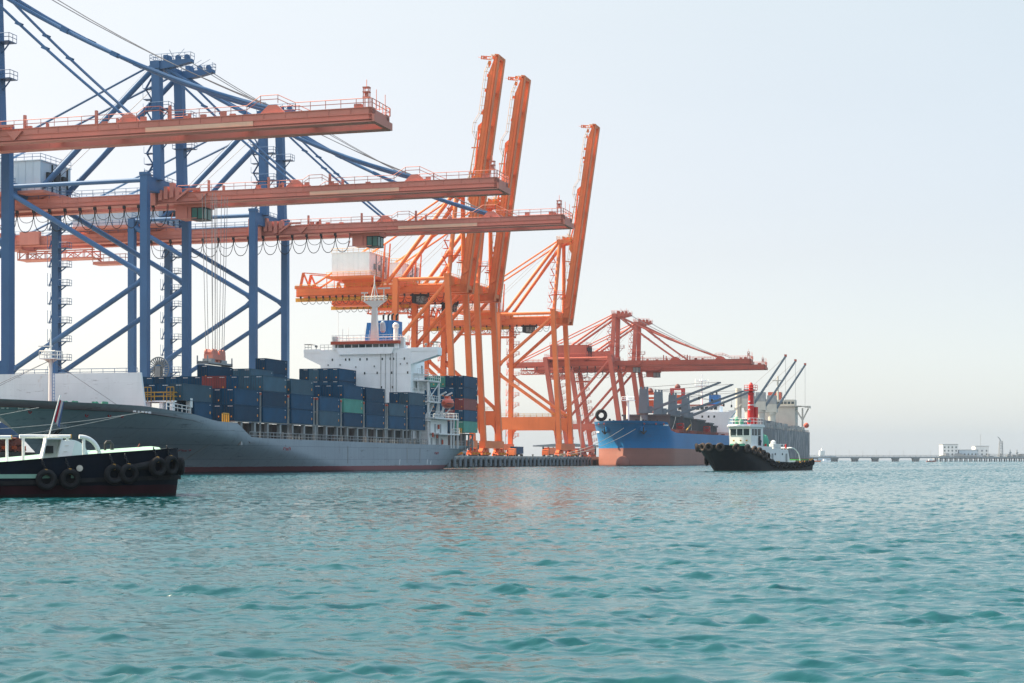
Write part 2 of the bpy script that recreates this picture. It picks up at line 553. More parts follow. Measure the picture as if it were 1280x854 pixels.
# ------------------------------------------------------------------ water
def build_water():
    rng = np.random.default_rng(23)
    dy = np.concatenate([np.array([2600, 1500, 900, 640, 500, 420, 370, 340, 320]), np.arange(306, 40, -0.36), np.arange(40, 14, -0.30), np.arange(14, 0.52, -0.2)])
    Y = 2.0 * 2100 / dy
    t_in = np.concatenate([np.linspace(-0.64, -0.37, 150)[:-1], np.linspace(-0.37, 0.37, 860), np.linspace(0.37, 0.64, 150)[1:]])
    side = np.array([0.66, 0.7, 0.76, 0.85, 1.0, 1.3, 1.8, 2.4, 3.2, 4.5])
    t = np.concatenate([-side[::-1], t_in, side])
    X = (Y[:, None] + 7) * t[None, :]
    YY = np.repeat(Y[:, None], len(t), 1)
    dxs = (Y[:, None] + 7) * np.gradient(t)[None, :]
    side_calm = np.where(np.abs(t) > 0.645, 0.0, 1.0)[None, :]
    dys = np.repeat(np.gradient(Y)[:, None], len(t), 1)
    Z = np.zeros_like(X)
    DX = np.zeros_like(X)
    DY = np.zeros_like(X)
    SX = np.zeros_like(X)
    SY = np.zeros_like(X)
    patch = 0.75 + 0.25 * np.sin(X * 0.021 + YY * 0.013 + 1.0) * np.sin(YY * 0.03 - X * 0.011) + 0.18 * np.sin(X * 0.11 - YY * 0.05 + 2.2)
    g = np.zeros_like(X)                                             # wave groups: steep clusters between calmer water
    for i in range(9):
        lam = 1.1 * (5.5 ** rng.random())
        a = rng.normal(rad(-100), rad(55))
        g += np.cos(2 * math.pi / lam * (math.cos(a) * X * .6 + math.sin(a) * YY) + 6.283 * rng.random())
    g /= math.sqrt(4.5)
    patch = patch * (0.66 + 0.36 * np.clip(g + 0.4, 0, 2.0))
    far = np.clip((YY - 35) / 110, 0, 1)
    for i in range(150):
        lam = 0.13 * (9 ** rng.random())
        if i < 12:
            lam = 2.4 + 4 * rng.random()
        ang = rng.normal(rad(-108), rad(34))
        k = 2 * math.pi / lam
        kx, ky = k * math.cos(ang), k * math.sin(ang)
        steep = 0.026 if lam > 0.3 else 0.024
        if lam > 2.3:
            steep = 0.009
        amp = steep / k * (0.6 + 0.8 * rng.random())
        ph = rng.random() * 6.283
        need = np.maximum(abs(math.cos(ang)) * dxs, abs(math.sin(ang)) * dys) * 2.0
        w = np.clip((lam / np.maximum(need, 1e-6) - 0.8) / 0.6, 0, 1)
        w = w * w * (3 - 2 * w) * patch
        a = kx * X + ky * YY + ph
        s_, c_ = np.sin(a), np.cos(a)
        Z += amp * w * c_
        SX -= amp * kx * s_ * patch
        SY -= amp * ky * s_ * patch * (1 + .5 * far)
        q = 0.75
        DX -= q * amp * w * math.cos(ang) * s_
        DY -= q * amp * w * math.sin(ang) * s_
    co = np.stack([X + DX, YY + DY, Z], -1).reshape(-1, 3)
    nr, nc = len(Y), len(t)
    idx = np.arange(nr * nc).reshape(nr, nc)
    q = np.stack([idx[:-1, :-1], idx[:-1, 1:], idx[1:, 1:], idx[1:, :-1]], -1).reshape(-1, 4)
    me = bpy.data.meshes.new('water')
    me.vertices.add(nr * nc)
    me.vertices.foreach_set('co', co.ravel())
    me.loops.add(q.size)
    me.loops.foreach_set('vertex_index', q.ravel())
    me.polygons.add(len(q))
    me.polygons.foreach_set('loop_start', np.arange(0, q.size, 4))
    me.polygons.foreach_set('loop_total', np.full(len(q), 4))
    me.polygons.foreach_set('use_smooth', np.ones(len(q), bool))
    me.update(calc_edges=True)
    # low over the water one mostly sees the wave faces turned this way: the fronts hide the backs
    SY = SY * (1 - .85 * far) + np.abs(SY) * .85 * far
    SX, SY = SX * side_calm, SY * side_calm
    nv = np.stack([-SX, -SY, np.ones_like(SX)], -1).reshape(-1, 3)
    nv /= np.linalg.norm(nv, axis=1, keepdims=True)
    me.normals_split_custom_set_from_vertices(nv.tolist())
    o = bpy.data.objects.new('water', me)
    COL.objects.link(o)
    o['kind'] = 'structure'
    m, nt, b = nodes_of('harbour_water')
    N, L = nt.nodes.new, nt.links.new
    tc = N('ShaderNodeTexCoord')
    n0 = N('ShaderNodeTexNoise')
    n0.inputs['Scale'].default_value = 0.03
    n0.inputs['Detail'].default_value = 3
    L(tc.outputs['Object'], n0.inputs['Vector'])
    cr = N('ShaderNodeMix')
    cr.data_type = 'RGBA'
    cr.inputs[6].default_value = (0.003, 0.044, 0.052, 1)
    cr.inputs[7].default_value = (0.005, 0.060, 0.070, 1)
    L(n0.outputs[0], cr.inputs[0])
    L(cr.outputs[2], b.inputs['Base Color'])
    b.inputs['Roughness'].default_value = 0.09
    b.inputs['IOR'].default_value = 1.33
    mp = N('ShaderNodeMapping')
    mp.inputs['Scale'].default_value = (0.8, 1.3, 1)
    mp.inputs['Rotation'].default_value = (0, 0, rad(-20))
    L(tc.outputs['Object'], mp.inputs[0])
    n1 = N('ShaderNodeTexNoise')
    n1.inputs['Scale'].default_value = 3.2
    n1.inputs['Detail'].default_value = 5
    n1.inputs['Roughness'].default_value = 0.6
    L(mp.outputs[0], n1.inputs['Vector'])
    bp = N('ShaderNodeBump')
    bp.inputs['Strength'].default_value = 0.8
    bp.inputs['Distance'].default_value = 0.026
    L(n1.outputs[0], bp.inputs['Height'])
    n2 = N('ShaderNodeTexNoise')
    n2.inputs['Scale'].default_value = 0.55
    n2.inputs['Detail'].default_value = 4
    L(mp.outputs[0], n2.inputs['Vector'])
    bp2 = N('ShaderNodeBump')
    bp2.inputs['Strength'].default_value = 0.9
    bp2.inputs['Distance'].default_value = 0.2
    L(n2.outputs[0], bp2.inputs['Height'])
    L(bp2.outputs[0], bp.inputs['Normal'])
    mps = N('ShaderNodeMapping')
    mps.inputs['Scale'].default_value = (0.25, 1, 1)
    L(tc.outputs['Object'], mps.inputs[0])
    ns = N('ShaderNodeTexNoise')
    ns.inputs['Scale'].default_value = 0.07
    ns.inputs['Detail'].default_value = 3
    L(mps.outputs[0], ns.inputs['Vector'])
    ms = N('ShaderNodeMapRange')                                    # calmer slicks between rippled water
    ms.inputs[1].default_value, ms.inputs[2].default_value = 0.36, 0.56
    ms.inputs[3].default_value, ms.inputs[4].default_value = 0.35, 1.0
    L(ns.outputs[0], ms.inputs[0])
    L(ms.outputs[0], bp.inputs['Strength'])
    L(ms.outputs[0], bp2.inputs['Strength'])
    L(bp.outputs[0], b.inputs['Normal'])
    me.materials.append(m)


build_water()


# ------------------------------------------------------------------ haze
def build_haze():
    m = bpy.data.materials.new('sea_haze')
    m.use_nodes = True
    nt = m.node_tree
    for n in list(nt.nodes):
        if n.type != 'OUTPUT_MATERIAL':
            nt.nodes.remove(n)
    vol = nt.nodes.new('ShaderNodeVolumePrincipled')
    vol.inputs['Color'].default_value = (0.30, 0.37, 0.46, 1)
    vol.inputs['Density'].default_value = 0.0001
    vol.inputs['Anisotropy'].default_value = 0.0
    out = [n for n in nt.nodes if n.type == 'OUTPUT_MATERIAL'][0]
    nt.links.new(vol.outputs[0], out.inputs['Volume'])
    mb = MB().box(-37500, 37500, -60, 8300, -1.6, 130)
    o = mb.obj('haze', m, None, 0)
    o['kind'] = 'stuff'


build_haze()


# ------------------------------------------------------------------ quay
def build_quay():
    u0, u1 = 120, 1100
    mb = MB()
    mb.box(-220, 0, u0, u1, 1.9, QZ)                # deck slab
    mb.box(0, 0.35, u0, u1, 2.2, QZ + 0.12)         # coping
    for u in np.arange(u0 + 3, u1, 7.0):            # piles below the slab
        for x in (-1.2, -8.0):
            mb.tube((x, u, -1.2), (x, u, 1.9), 0.55, 8)
    mb.box(-14, -13, u0, u1, -1.4, 1.9)
    o = mb.obj('quay', M['concrete'], None)
    o.location = W(0, 0, 0)
    o.rotation_euler = (0, 0, RZ)
    o['kind'] = 'structure'
    rl = MB()
    for x in (-3.4, -28.5):
        rl.box(x - 0.06, x + 0.06, u0, u1, QZ + 0.004, QZ + 0.1)
    r = rl.obj('crane_rail', M['dark'], None)
    r.location = W(0, 0, 0)
    r.rotation_euler = (0, 0, RZ)
    r['kind'] = 'structure'
    first = None
    k = 0
    for u in np.arange(352, 572, 4.6):
        if first is None:
            first = thing('quay_fender', 'grey steel faced fender panel hanging on the concrete quay wall', 'fender', W(u, 0.38, 0), RZ, 'fender panels along the quay wall')
            MB().box(0.45, 0.75, -0.85, 0.85, 0.25, 2.7).obj('face_panel', M['fender'], first)
            MB().lathe((0, 0, 1.6), [(0.5, -0.03), (0.42, 0.2), (0.5, 0.45)], 12, axis=0).obj('rubber_cone', M['rubber'], first)
            t = first
        else:
            t = copy_tree(first)
            t.location = W(u, 0.38, 0)
        k += 1
    fb = None
    for u in np.arange(361, 565, 13.8):
        if fb is None:
            fb = thing('bollard', 'short dark iron mooring bollard on the quay edge', 'bollard', W(u, -0.8, QZ), RZ, 'bollards along the quay edge')
            MB().lathe((0, 0, 0), [(0.34, 0), (0.3, 0.12), (0.2, 0.2), (0.2, 0.45), (0.36, 0.55), (0.34, 0.68), (0.1, 0.72)], 10).obj('post', M['dark'], fb)
        else:
            c = copy_tree(fb)
            c.location = W(u, -0.8, QZ)


build_quay()


# ------------------------------------------------------------------ gantry cranes
def boom_mesh(x0, x1, zb, d, yb, gw=1.15, ledge=0.14, taper=0.0):
    """two box girders with flanges and a stiffener ledge, tied at intervals; flat along +x"""
    g = MB()
    for s in (-1, 1):
        yc = s * (yb - gw / 2)
        a, b = yc - gw / 2, yc + gw / 2
        if taper:
            g.prism([(x0, zb + .12), (x1, zb + .12), (x1, zb + d * .42), (x1 - taper, zb + d - .1), (x0, zb + d - .1)], 1, a, b)
        else:
            g.box(x0, x1, a, b, zb + 0.12, zb + d - 0.1)
        g.box(x0, x1 - taper, a - 0.12, b + 0.12, zb + d - 0.1, zb + d)      # top flange
        g.box(x0, x1, a - 0.25, b + 0.25, zb - 0.02, zb + 0.12)     # bottom flange with trolley rail
        o = b if s > 0 else a
        g.box(x0, x1, min(o, o + s * ledge), max(o, o + s * ledge), zb + d * 0.52, zb + d * 0.52 + 0.08)
        g.box(x0, x1, min(o, o + s * .3), max(o, o + s * .3), zb + .3, zb + .36)
        n = int((x1 - x0) / 3.0)
        for i in range(1, n):
            x = x0 + (x1 - x0) * i / n
            if x > x1 - taper:
                continue
            g.box(x - 0.05, x + 0.05, min(o, o + s * 0.07), max(o, o + s * 0.07), zb + d * 0.55, zb + d - 0.1)
    n = max(2, int((x1 - x0) / 9))
    for i in range(n + 1):
        x = x0 + 0.4 + (x1 - x0 - 0.8) * i / n
        g.box(x - 0.35, x + 0.35, -yb + gw, yb - gw, zb + d * 0.45, zb + d - 0.15)
    return g


def crane(P):
    h = lambda z: z - QZ
    c1, c2, c3 = M[P['leg']], M[P['boomc']], M[P['post']]
    R = thing(P['name'], P['label'], 'gantry crane', W(P['u'], -3.4, QZ), RZ, P['group'])
    w, zt = P['w'], h(P['zt'])
    xT, xB, lT, lB = P['xT'], P['xB'], P['lT'], P['lB']
    zp = h(P['zp'])
    lw = P['lw']

    def at(side, z):
        """x of a leg's centre at height z; side 0 water, 1 land"""
        a, b = ((xB, xT), (lB, lT))[side]
        return a + (b - a) * (z - 4.5) / (zt - 4.5)
    for side in (0, 1):
        for s in (-1, 1):
            mb = MB()
            ztop = zt - (0 if side == 0 else 0.4)
            mb.leg((at(side, 4.4), s * w, 4.4), (at(side, ztop), s * w, ztop), lw * P.get('lbot', 1.0), lw * 0.95, lw, lw * 0.9)
            if side == 0:
                mb.leg((at(side, ztop), s * w, ztop), (at(side, ztop + .5), s * w, ztop + .5), lw * 1.12, lw * 1.05)
            mb.obj('leg', c1, R)
    for side in (0, 1):
        x = at(side, 3.2)
        m = P.get('sill', 'leg')
        MB().box(x - lw * 0.62, x + lw * 0.62, -w - 1.4, w + 1.4, 2.3, 4.4).obj('sill_beam', c1, R)
        for s in (-1, 1):                                           # bogie sets: equaliser yokes and wheels
            b = MB()
            for k in (-1, 1):
                yc = s * w + k * 1.9
                b.prism([(yc - 1.6, 1.0), (yc - 1.6, 1.4), (yc - 0.4, 2.3), (yc + 0.4, 2.3), (yc + 1.6, 1.4), (yc + 1.6, 1.0), (yc + 0.5, 1.3), (yc - 0.5, 1.3)], 0, x - 0.55, x + 0.55)
                for q in (-1, 1):
                    yq = yc + q * 1.15
                    b.prism([(yq - 0.8, 0.35), (yq - 0.6, 0.9), (yq, 1.2), (yq + 0.6, 0.9), (yq + 0.8, 0.35)], 0, x - 0.75, x + 0.75)
            bo = b.obj('bogie', M[P['bogie']], R)
            wh = MB()
            for k in (-3.7, -2.6, -1.4, -0.5, 0.5, 1.4, 2.6, 3.7):
                wh.lathe((x, s * w + k, 0.36), [(0.34, -0.12), (0.34, 0.12)], 10, axis=0)
            wh.obj('wheels', M['dark'], bo)
            for k in (-2.4, 0.2, 2.6):
                MB().box(x + 0.76, x + 1.3, s * w + k - 0.25, s * w + k + 0.25, 0.55, 1.05).obj('drive_motor', M['yellow' if P['kind'] == 'orange' else 'orange_red'], bo)
    pd = P['pd']
    for s in (-1, 1):                                               # portal beams with a walkway rail and gussets
        a, b = at(1, zp), at(0, zp)
        p = MB().box(a + lw * 0.5, b - lw * 0.5, s * w - lw * 0.42, s * w + lw * 0.42, zp - pd, zp)
        for e, sg in ((a + lw * 0.5, 1), (b - lw * 0.5, -1)):
            p.prism([(e, zp - pd), (e + sg * 1.2, zp - pd), (e + sg * 0.45, zp - pd - .8), (e, zp - pd - 2.6)], 1, s * w - lw * 0.36, s * w + lw * 0.36)
        po = p.obj('portal_beam', c1, R)
        MB().rail([(a + 1, s * w - 0.7, zp), (b - 1, s * w - 0.7, zp)], 1.1, 2.2, 0.05).obj('railing', M[P['railc']], po)
    MB().box(at(1, zp) - lw * .4, at(1, zp) + lw * .4, -w + lw * .45, w - lw * .45, zp - pd * .8, zp - pd * .1).obj('portal_tie', c1, R)
    tr = P['tr']
    for s in (-1, 1):
        for (sa, za), (sb, zb_) in P['braces']:
            za, zb_ = h(za), h(zb_)
            xa = at(sa, za) + (lw * .3 if sa else -lw * .3)
            xb = at(sb, zb_) + (lw * .3 if sb else -lw * .3)
            m = MB().tube((xa, s * w, za), (xb, s * w, zb_), tr, 12)
            d = (Vector((xb, s * w, zb_)) - Vector((xa, s * w, za))).normalized()
            for e, sg in (((xa, s * w, za), 1), ((xb, s * w, zb_), -1)):   # gusset plates
                q = Vector(e) + d * (sg * 1.3)
                m.bar(e, q, 0.12, tr * 3.2, (0, 1, 0) if False else (0, 0, 1), 0.12, tr * 2.0)
            m.obj('brace', c1, R)
        MB().tube((at(1, zt - .8), s * w, zt - .8), (at(0, zt - .8), s * w, zt - .8), tr * 0.85, 12).obj('tie_tube', c1, R)
    # head beams between the leg pairs, and hangers to the girder
    zb, bd, yb = h(P['zb']), P['bd'], P['yb']
    for side in (0, 1):
        x = at(side, zt)
        m = MB().box(x - lw * .5, x + lw * .5, -w + lw * .44, w - lw * .44, zt - 2.5, zt - 0.05)
        for s in (-1, 1):
            m.box(x - .5, x + .5, s * yb - .3 * s - .35, s * yb - .3 * s + .35, zb + bd, zt - 2.4) if zt - 2.4 > zb + bd else None
        ho = m.obj('head_beam', c1, R)
        MB().rail([(x - .6, -w + 1, zt), (x - .6, w - 1, zt)], 1.1, 1.6, 0.05).obj('railing', M[P['railc']], ho)
    # fixed girder
    xr, xh, xt = P['xr'], P['xh'], P['xt']
    go = boom_mesh(xr, xh, zb, bd, yb).obj('girder', c2, R)
    rl = MB().rail([(xr, -yb - .3, zb + bd), (xh - 2, -yb - .3, zb + bd)], 1.1, 2.2, 0.05)
    rl.rail([(xr, yb + .3, zb + bd), (xh - 2, yb + .3, zb + bd)], 1.1, 2.2, 0.05)
    rl.obj('railing', M[P['railc']], go)
    # boom, flat or raised about the hinge
    tp = 4.6 if P['kind'] == 'orange' else 0.0
    bm = boom_mesh(0, xt - xh, 0, bd, yb, taper=tp)
    L = xt - xh
    bm.box(L - 0.5, L, -yb, yb, 0.1, bd * .4 if tp else bd - 0.2)
    bm.box(L, L + .35, -yb - .2, yb + .2, 0.0, bd * .5)            # end stop
    for f in P['lug']:                                              # stay lugs on the top flange
        for s in (-1, 1):
            bm.prism([(f - 1.6, bd), (f + 2.2, bd), (f + .9, bd + 1.2), (f - .3, bd + 1.2)], 1, s * (yb - .9) - .35, s * (yb - .9) + .35)
    for f in (0.12, 0.31, 0.5):                                     # rope support posts
        bm.box(L * f - .16, L * f + .16, -yb + .1, -yb + .5, bd, bd + 1.9)
        bm.box(L * f - .16, L * f + .16, yb - .5, yb - .1, bd, bd + 1.9)
    bm.prism([(4.5, bd * .8), (7.0, bd * .8), (5.75, bd * .15)], 1, -yb - .35, -yb)
    for i in range(10):                                             # small walkway clutter
        x = L * random.random()
        bm.box(x, x + .8, -yb + .2, -yb + .6, bd, bd + .25 + .5 * random.random())
    A = P['raise']
    T = Matrix.Translation((xh, 0, zb)) @ Matrix.Rotation(-A, 4, 'Y')
    bo = bm.xf(T).obj('boom', c2, R)
    rl = MB()
    for s in (-1, 1):
        y = s * (yb + .3)
        rl.rail([(1.5, y, bd), (L * .42, y, bd)], 1.1, 2.2, 0.05)
        rl.rail([(L * .42, y, bd), (L * .44, y, bd + .7), (L * .48, y, bd + .7), (L * .5, y, bd), (P['lug'][-1] - 3, y, bd), (P['lug'][-1] - 1, y, bd + 1.2), (P['lug'][-1] + 1.5, y, bd + 1.2), (P['lug'][-1] + 4, y, bd), (L - tp, y, bd)], 1.1, 2.2, 0.05)
    rl.rail([(L, -yb, bd * (.42 if tp else 1)), (L, yb, bd * (.42 if tp else 1))], 1.1, 1.3, 0.06)
    if tp:
        rl.rail([(L - tp, -yb - .3, bd), (L, -yb - .3, bd * .42)], 1.1, 1.3, .06)
        rl.rail([(L - tp, yb + .3, bd), (L, yb + .3, bd * .42)], 1.1, 1.3, .06)
    rl.xf(T).obj('railing', M[P['railc2']], bo)
    bt = MB()
    for s in (-1,):
        bt.box(L - 2.6, L - 1.6, s * yb - .45 if s > 0 else -yb, s * yb if s > 0 else -yb + .9, bd, bd + .5)
        for ex in (L - 1.2, L - .5):
            for ey in (s * (yb - .1) - .3, s * (yb - .1) + .3):
                bt.bar((ex, ey, bd), (ex, ey, bd + 2.5), .1, .1)
        for ez in (bd + 1.2, bd + 1.9, bd + 2.5):
            bt.box(L - 1.3, L - .4, s * (yb - .1) - .38, s * (yb - .1) + .38, ez, ez + .14)
        bt.box(L - 1.0, L - .7, s * (yb - .1) - .15, s * (yb - .1) + .15, bd + 1.3, bd + 1.9)
        bt.tube((L - .85, s * (yb - .1), bd + 2.7), (L - .85, s * (yb - .1), bd + 3.6), .05, 4)
    bt.xf(T).obj('warning_light', c2, bo)
    for q in (-1.5, 1.8):
        MB().tube((L - .1, q, bd - .1), (L - .1, q, bd + 2.6), .05, 4).xf(T).obj('wind_gauge', c2, bo)
    if P.get('patch'):
        a, b = P['patch']
        MB().box(a, b, -yb - .13, -yb - .004, bd * .12, bd * .5).xf(T).obj('repainted_panel', M['tan'], bo)
    # mast
    ma, mx, mw, mw2 = h(P['za']), P['mx'], P['mw'], P['mw2']
    for s in (-1, 1):
        pm = MB()
        b0, t0 = (P['mb'], s * mw2, zt - .4), (mx, s * mw, ma - .5)
        if P['mround']:
            pm.tube(b0, t0, P['mr'], 14)
        else:
            pm.leg(b0, t0, P['mr'] * 2, P['mr'] * 1.8)
        po = pm.obj('mast_post', c1, R)
        for f in (0.35, 0.62) if P['kind'] == 'blue' else (0.25,):   # landings on the post
            pl = MB()
            c = Vector(b0).lerp(Vector(t0), f)
            pl.box(c.x - 1.2, c.x + 2.6, c.y - 1.0, c.y + 1.0, c.z - .1, c.z)
            pl.rail([(c.x - 1.2, c.y - 1, c.z), (c.x + 2.6, c.y - 1, c.z), (c.x + 2.6, c.y + 1, c.z)], 1.1, 1.3, .05)
            pl.bar((c.x + 2.2, c.y, c.z), (c.x + .6, c.y, c.z - 1.8), .15, .15)
            pl.obj('landing', M[P['landc']], po)
        if s < 0:
            pl = MB()
            n = 9                                                   # zigzag stairs
            for i in range(n):
                f = .05 + .85 * i / n
                c = Vector(b0).lerp(Vector(t0), f)
                d = Vector(b0).lerp(Vector(t0), f + .85 / n)
                x = c.x - P['mr'] - .7
                pl.box(x - .9, x + .5, c.y - .8, c.y + .6, c.z - .08, c.z)
                pl.bar((x - .8 + 1.2 * (i % 2), c.y, c.z), (x + .4 - 1.2 * (i % 2), d.y, d.z), .5, .12)
                pl.tube((x - .9, c.y - .8, c.z), (x - .9, c.y - .8, c.z + 1.1), .04, 4)
            pl.obj('mast_stairs', M[P['landc']], po)
    hd = MB()
    hd.box(mx - .9, mx + .9, -mw - .9, mw + .9, ma - 1.0, ma + .3)
    pr = P['prong']
    for s in (-1, 1):
        hd.prism([(mx - .6, ma + .3), (mx + pr, ma + .3), (mx + pr, ma - .25), (mx + pr * .5, ma - .9), (mx - .6, ma - 1.3)], 1, s * mw - .6, s * mw + .6)
        for k in (.35, .6, .85):                                    # sheaves
            hd.lathe((mx + pr * k, s * mw, ma + .7), [(.5, -.2), (.5, .2)], 10, axis=1)
        hd.box(mx + pr * .2, mx + pr * .32, s * mw - .3, s * mw + .3, ma + .3, ma + 1.3)
    ho = hd.obj('mast_head', c1, R)
    rl = MB()
    for s in (-1, 1):
        rl.rail([(mx - 1, s * (mw + .7), ma + .3), (mx + pr, s * (mw + .7), ma + .3), (mx + pr, s * (mw - .7), ma + .3)], 1.1, 1.1, .045)
    rl.rail([(mx - 1, -mw - .7, ma + .3), (mx - 1, mw + .7, ma + .3)], 1.1, 1.4, .045)
    for k in range(4):
        rl.tube((mx + pr * random.random(), random.choice((-1, 1)) * mw, ma + .3), (mx + pr * random.random(), random.choice((-1, 1)) * mw, ma + 2.2), .05, 4)
    rl.obj('railing', M[P['railc']], ho)
    for s in (-1, 1):
        MB().tube((mx - .5, s * mw, ma - .6), (P['bx'], s * (P.get('bw') or mw), h(P['bz'])), P['br'], 12).obj('back_leg', c1, R)
        MB().tube((mx - .8, s * mw, ma - .1), (xr + 4, s * (yb - .4), zb + bd + .3), P['sr'], 8).obj('backstay', c1, R)
    # forestays
    for f, fr, sag in P['stays']:
        for s in (-1, 1):
            if not A:
                a = Vector((mx + .8, s * mw, ma - .3))
                b = Vector((xh + f, s * (yb - .9), zb + bd + .9))
                pts = [a.lerp(b, t / 12) - Vector((0, 0, sag * 4 * (t / 12) * (1 - t / 12))) for t in range(13)]
                m = MB().sweep(pts, fr, 8)
                for t in (4, 6):
                    m.bar(pts[t] - Vector((.5, 0, -.24)), pts[t] + Vector((.5, 0, -.24)), fr * 2.4, fr * 2.4)
                m.obj('forestay', c1, R)
            else:
                b = T @ Vector((f, s * (yb - .9), bd + .9))
                top = Vector((mx + pr * .8, s * mw, ma + .2))
                j = b.lerp(top, .62) + Vector((.7, 0, 0))
                m = MB().sweep([b, j, top], fr, 8)
                if f > 30:
                    m.bar(b.lerp(j, .5) - Vector((1.6, 0, 0)), b.lerp(j, .5) + Vector((.3, 0, 0)), .2, .3)
                m.obj('forestay', M['orange_red'], R)
    wm = MB()
    for s in (-1, 1):
        for k in (-.5, .1, .6):
            a = Vector((mx + pr * .7, s * (mw + k * .5), ma + .9))
            b = T @ Vector((P['lug'][-1] - .5, s * (yb - .9 + k * .6), bd + 1.3))
            n = 8
            sg = 0 if A else 1.2
            wm.path([a.lerp(b, i / n) - Vector((0, 0, sg * 4 * (i / n) * (1 - i / n))) for i in range(n + 1)], .055, 4)
        a = Vector((mx - .5, s * (mw - .8), ma + .8))
        wm.path([a, (P['hx'][1] - 2, s * 1.5, h(P['hz'][0]) + 2)], .055, 4)
    wm.obj('boom_hoist_rope', M['wire'], R)
    # machinery house
    hx, hz_, hy = P['hx'], P['hz'], P['hy']
    mh = MB().box(hx[0], hx[1], -hy, hy, h(hz_[0]), h(hz_[1]))
    mh.box(hx[0] - .15, hx[1] + .15, -hy - .15, hy + .15, h(hz_[1]), h(hz_[1]) + .15)
    n = int((hx[1] - hx[0]) / 1.5)
    for i in range(1, n):
        x = hx[0] + (hx[1] - hx[0]) * i / n
        mh.box(x - .03, x + .03, -hy - .05, -hy, h(hz_[0]), h(hz_[1]))
    mo = mh.obj('machinery_house', M[P['housec']], R)
    fl = MB().box(hx[0] - 1.3, hx[1] + 1.3, -hy - 1.2, hy + 1.2, h(hz_[0]) - .5, h(hz_[0]) - .003)
    fl.prism([(hx[0] + 1, h(hz_[0]) - .5), (hx[1], h(hz_[0]) - .5), (hx[1] - 1.5, zb + bd), (hx[0] + 2.5, zb + bd)], 1, -yb + .2, -yb + .9)
    fl.prism([(hx[0] + 1, h(hz_[0]) - .5), (hx[1], h(hz_[0]) - .5), (hx[1] - 1.5, zb + bd), (hx[0] + 2.5, zb + bd)], 1, yb - .9, yb - .2)
    fl.obj('house_platform', c2, mo)
    rr = MB()
    for z, e in ((h(hz_[0]), 1.15), (h(hz_[1]) + .15, .05)):
        rr.rail([(hx[0] - e, -hy - e, z), (hx[1] + e, -hy - e, z), (hx[1] + e, hy + e, z)], 1.1, 1.6, .05)
    rr.obj('railing', M['yellow' if P['kind'] == 'orange' else P['railc']], mo)
    vt = MB()
    for k in (-.5, 0, .5):
        vt.box(hx[1] + .003, hx[1] + .5, hy * k - .7, hy * k + .7, h(hz_[0]) + 2.2, h(hz_[0]) + 3.6)
        vt.box(hx[1] + .003, hx[1] + .25, hy * k - .1 + 1.2, hy * k + .1 + 1.2, h(hz_[0]) + .2, h(hz_[1]) - .2)
    vt.box(hx[0] + 1, hx[0] + 2.0, -hy - .06, -hy - .003, h(hz_[0]) + .1, h(hz_[0]) + 2.2) if P['kind'] == 'red' else None
    vt.obj('vent', M['dark'] if P['kind'] != 'orange' else M['deckgrey'], mo)
    if P['kind'] != 'blue':                                         # gantry posts for the house hoist
        gp = MB()
        for x in (hx[1] + 2, hx[1] + 3.5):
            gp.bar((x, -hy * .4, zb + bd), (x, -hy * .1, zb + bd + 12), .5, .5, (0, 0, 1), .3, .3)
        if P['kind'] == 'orange':
            gp.obj('hoist_post', M['orange_red'], R)
    # service platform slung below the rear of the girder
    sx = P['sx']
    sp = MB()
    z0 = zb - 2.6
    for y in (-1.6, 1.6):
        sp.bar((sx[0], y, z0), (sx[1], y, z0), .25, .3)
        sp.bar((sx[0], y, z0 + 1.6), (sx[1], y, z0 + 1.6), .2, .25)
        n = 8
        for i in range(n):
            a, b = sx[0] + (sx[1] - sx[0]) * i / n, sx[0] + (sx[1] - sx[0]) * (i + 1) / n
            sp.bar((a, y, z0 + 1.6 * (i % 2)), (b, y, z0 + 1.6 * ((i + 1) % 2)), .15, .15)
            sp.bar((a, y, z0), (a, y, z0 + 1.6), .12, .12)
    sp.box(sx[0], sx[1], -1.5, 1.5, z0 - .1, z0)
    for x in (sx[0] + .5, sx[1] - .5):
        for y in (-1.6, 1.6):
            sp.bar((x, y, z0), (x, y, zb), .2, .2)
    sp.box(sx[1] - .5, sx[1] + 7, -1.4, 1.4, z0 - 1.5, z0 - .9)
    sp.rail([(sx[1] - .5, -1.4, z0 - .9), (sx[1] + 7, -1.4, z0 - .9), (sx[1] + 7, 1.4, z0 - .9)], 1.4, 1.2, .07)
    sp.bar((sx[1] - .3, 0, z0), (sx[1] + 1, 0, z0 - 1), .3, .3)
    sp.obj('service_platform', M[P['spc']], R)
    if P['kind'] == 'orange':
        MB().box(xr - .6, sx[1] + 6, -2.2, -1.75, zb - 1.3, zb - .25).obj('festoon_beam', M['yellow'], R)
        rh = MB()
        for y in (-yb + .4, yb - .4):
            rh.bar((xr + 1, y, zb + bd), (xr + 2.0, y, zb + bd + 4.5), .6, .6)
            rh.bar((xr + 4, y, zb + bd), (xr + 2.0, y, zb + bd + 4.5), .4, .4)
            rh.bar((xr + 2, y, zb + bd + 4.5), (xr + 9, y, zb + bd + 3.8), .25, .25)
            rh.bar((xr + 9, y, zb + bd), (xr + 9, y, zb + bd + 3.8), .18, .18)
        rh.box(xr - .5, xr + 5, -yb, yb, zb + bd, zb + bd + .9)
        rh.obj('rear_frame', M['orange_red'], R)
    elif P['kind'] == 'blue':
        rh = MB()
        rh.box(xr - .4, xr + 3.2, -yb + .3, yb - .3, zb - .6, zb + bd + .5)
        rh.lathe((xr + 1.2, -yb - .1, zb + bd + .2), [(.9, -.25), (.9, .25)], 14, axis=1)
        rh.box(xr + 3.5, xr + 8, -yb - .8, -yb + .2, zb + .2, zb + bd + .9)
        rh.obj('rear_frame', c2, R)
        hm = MB()
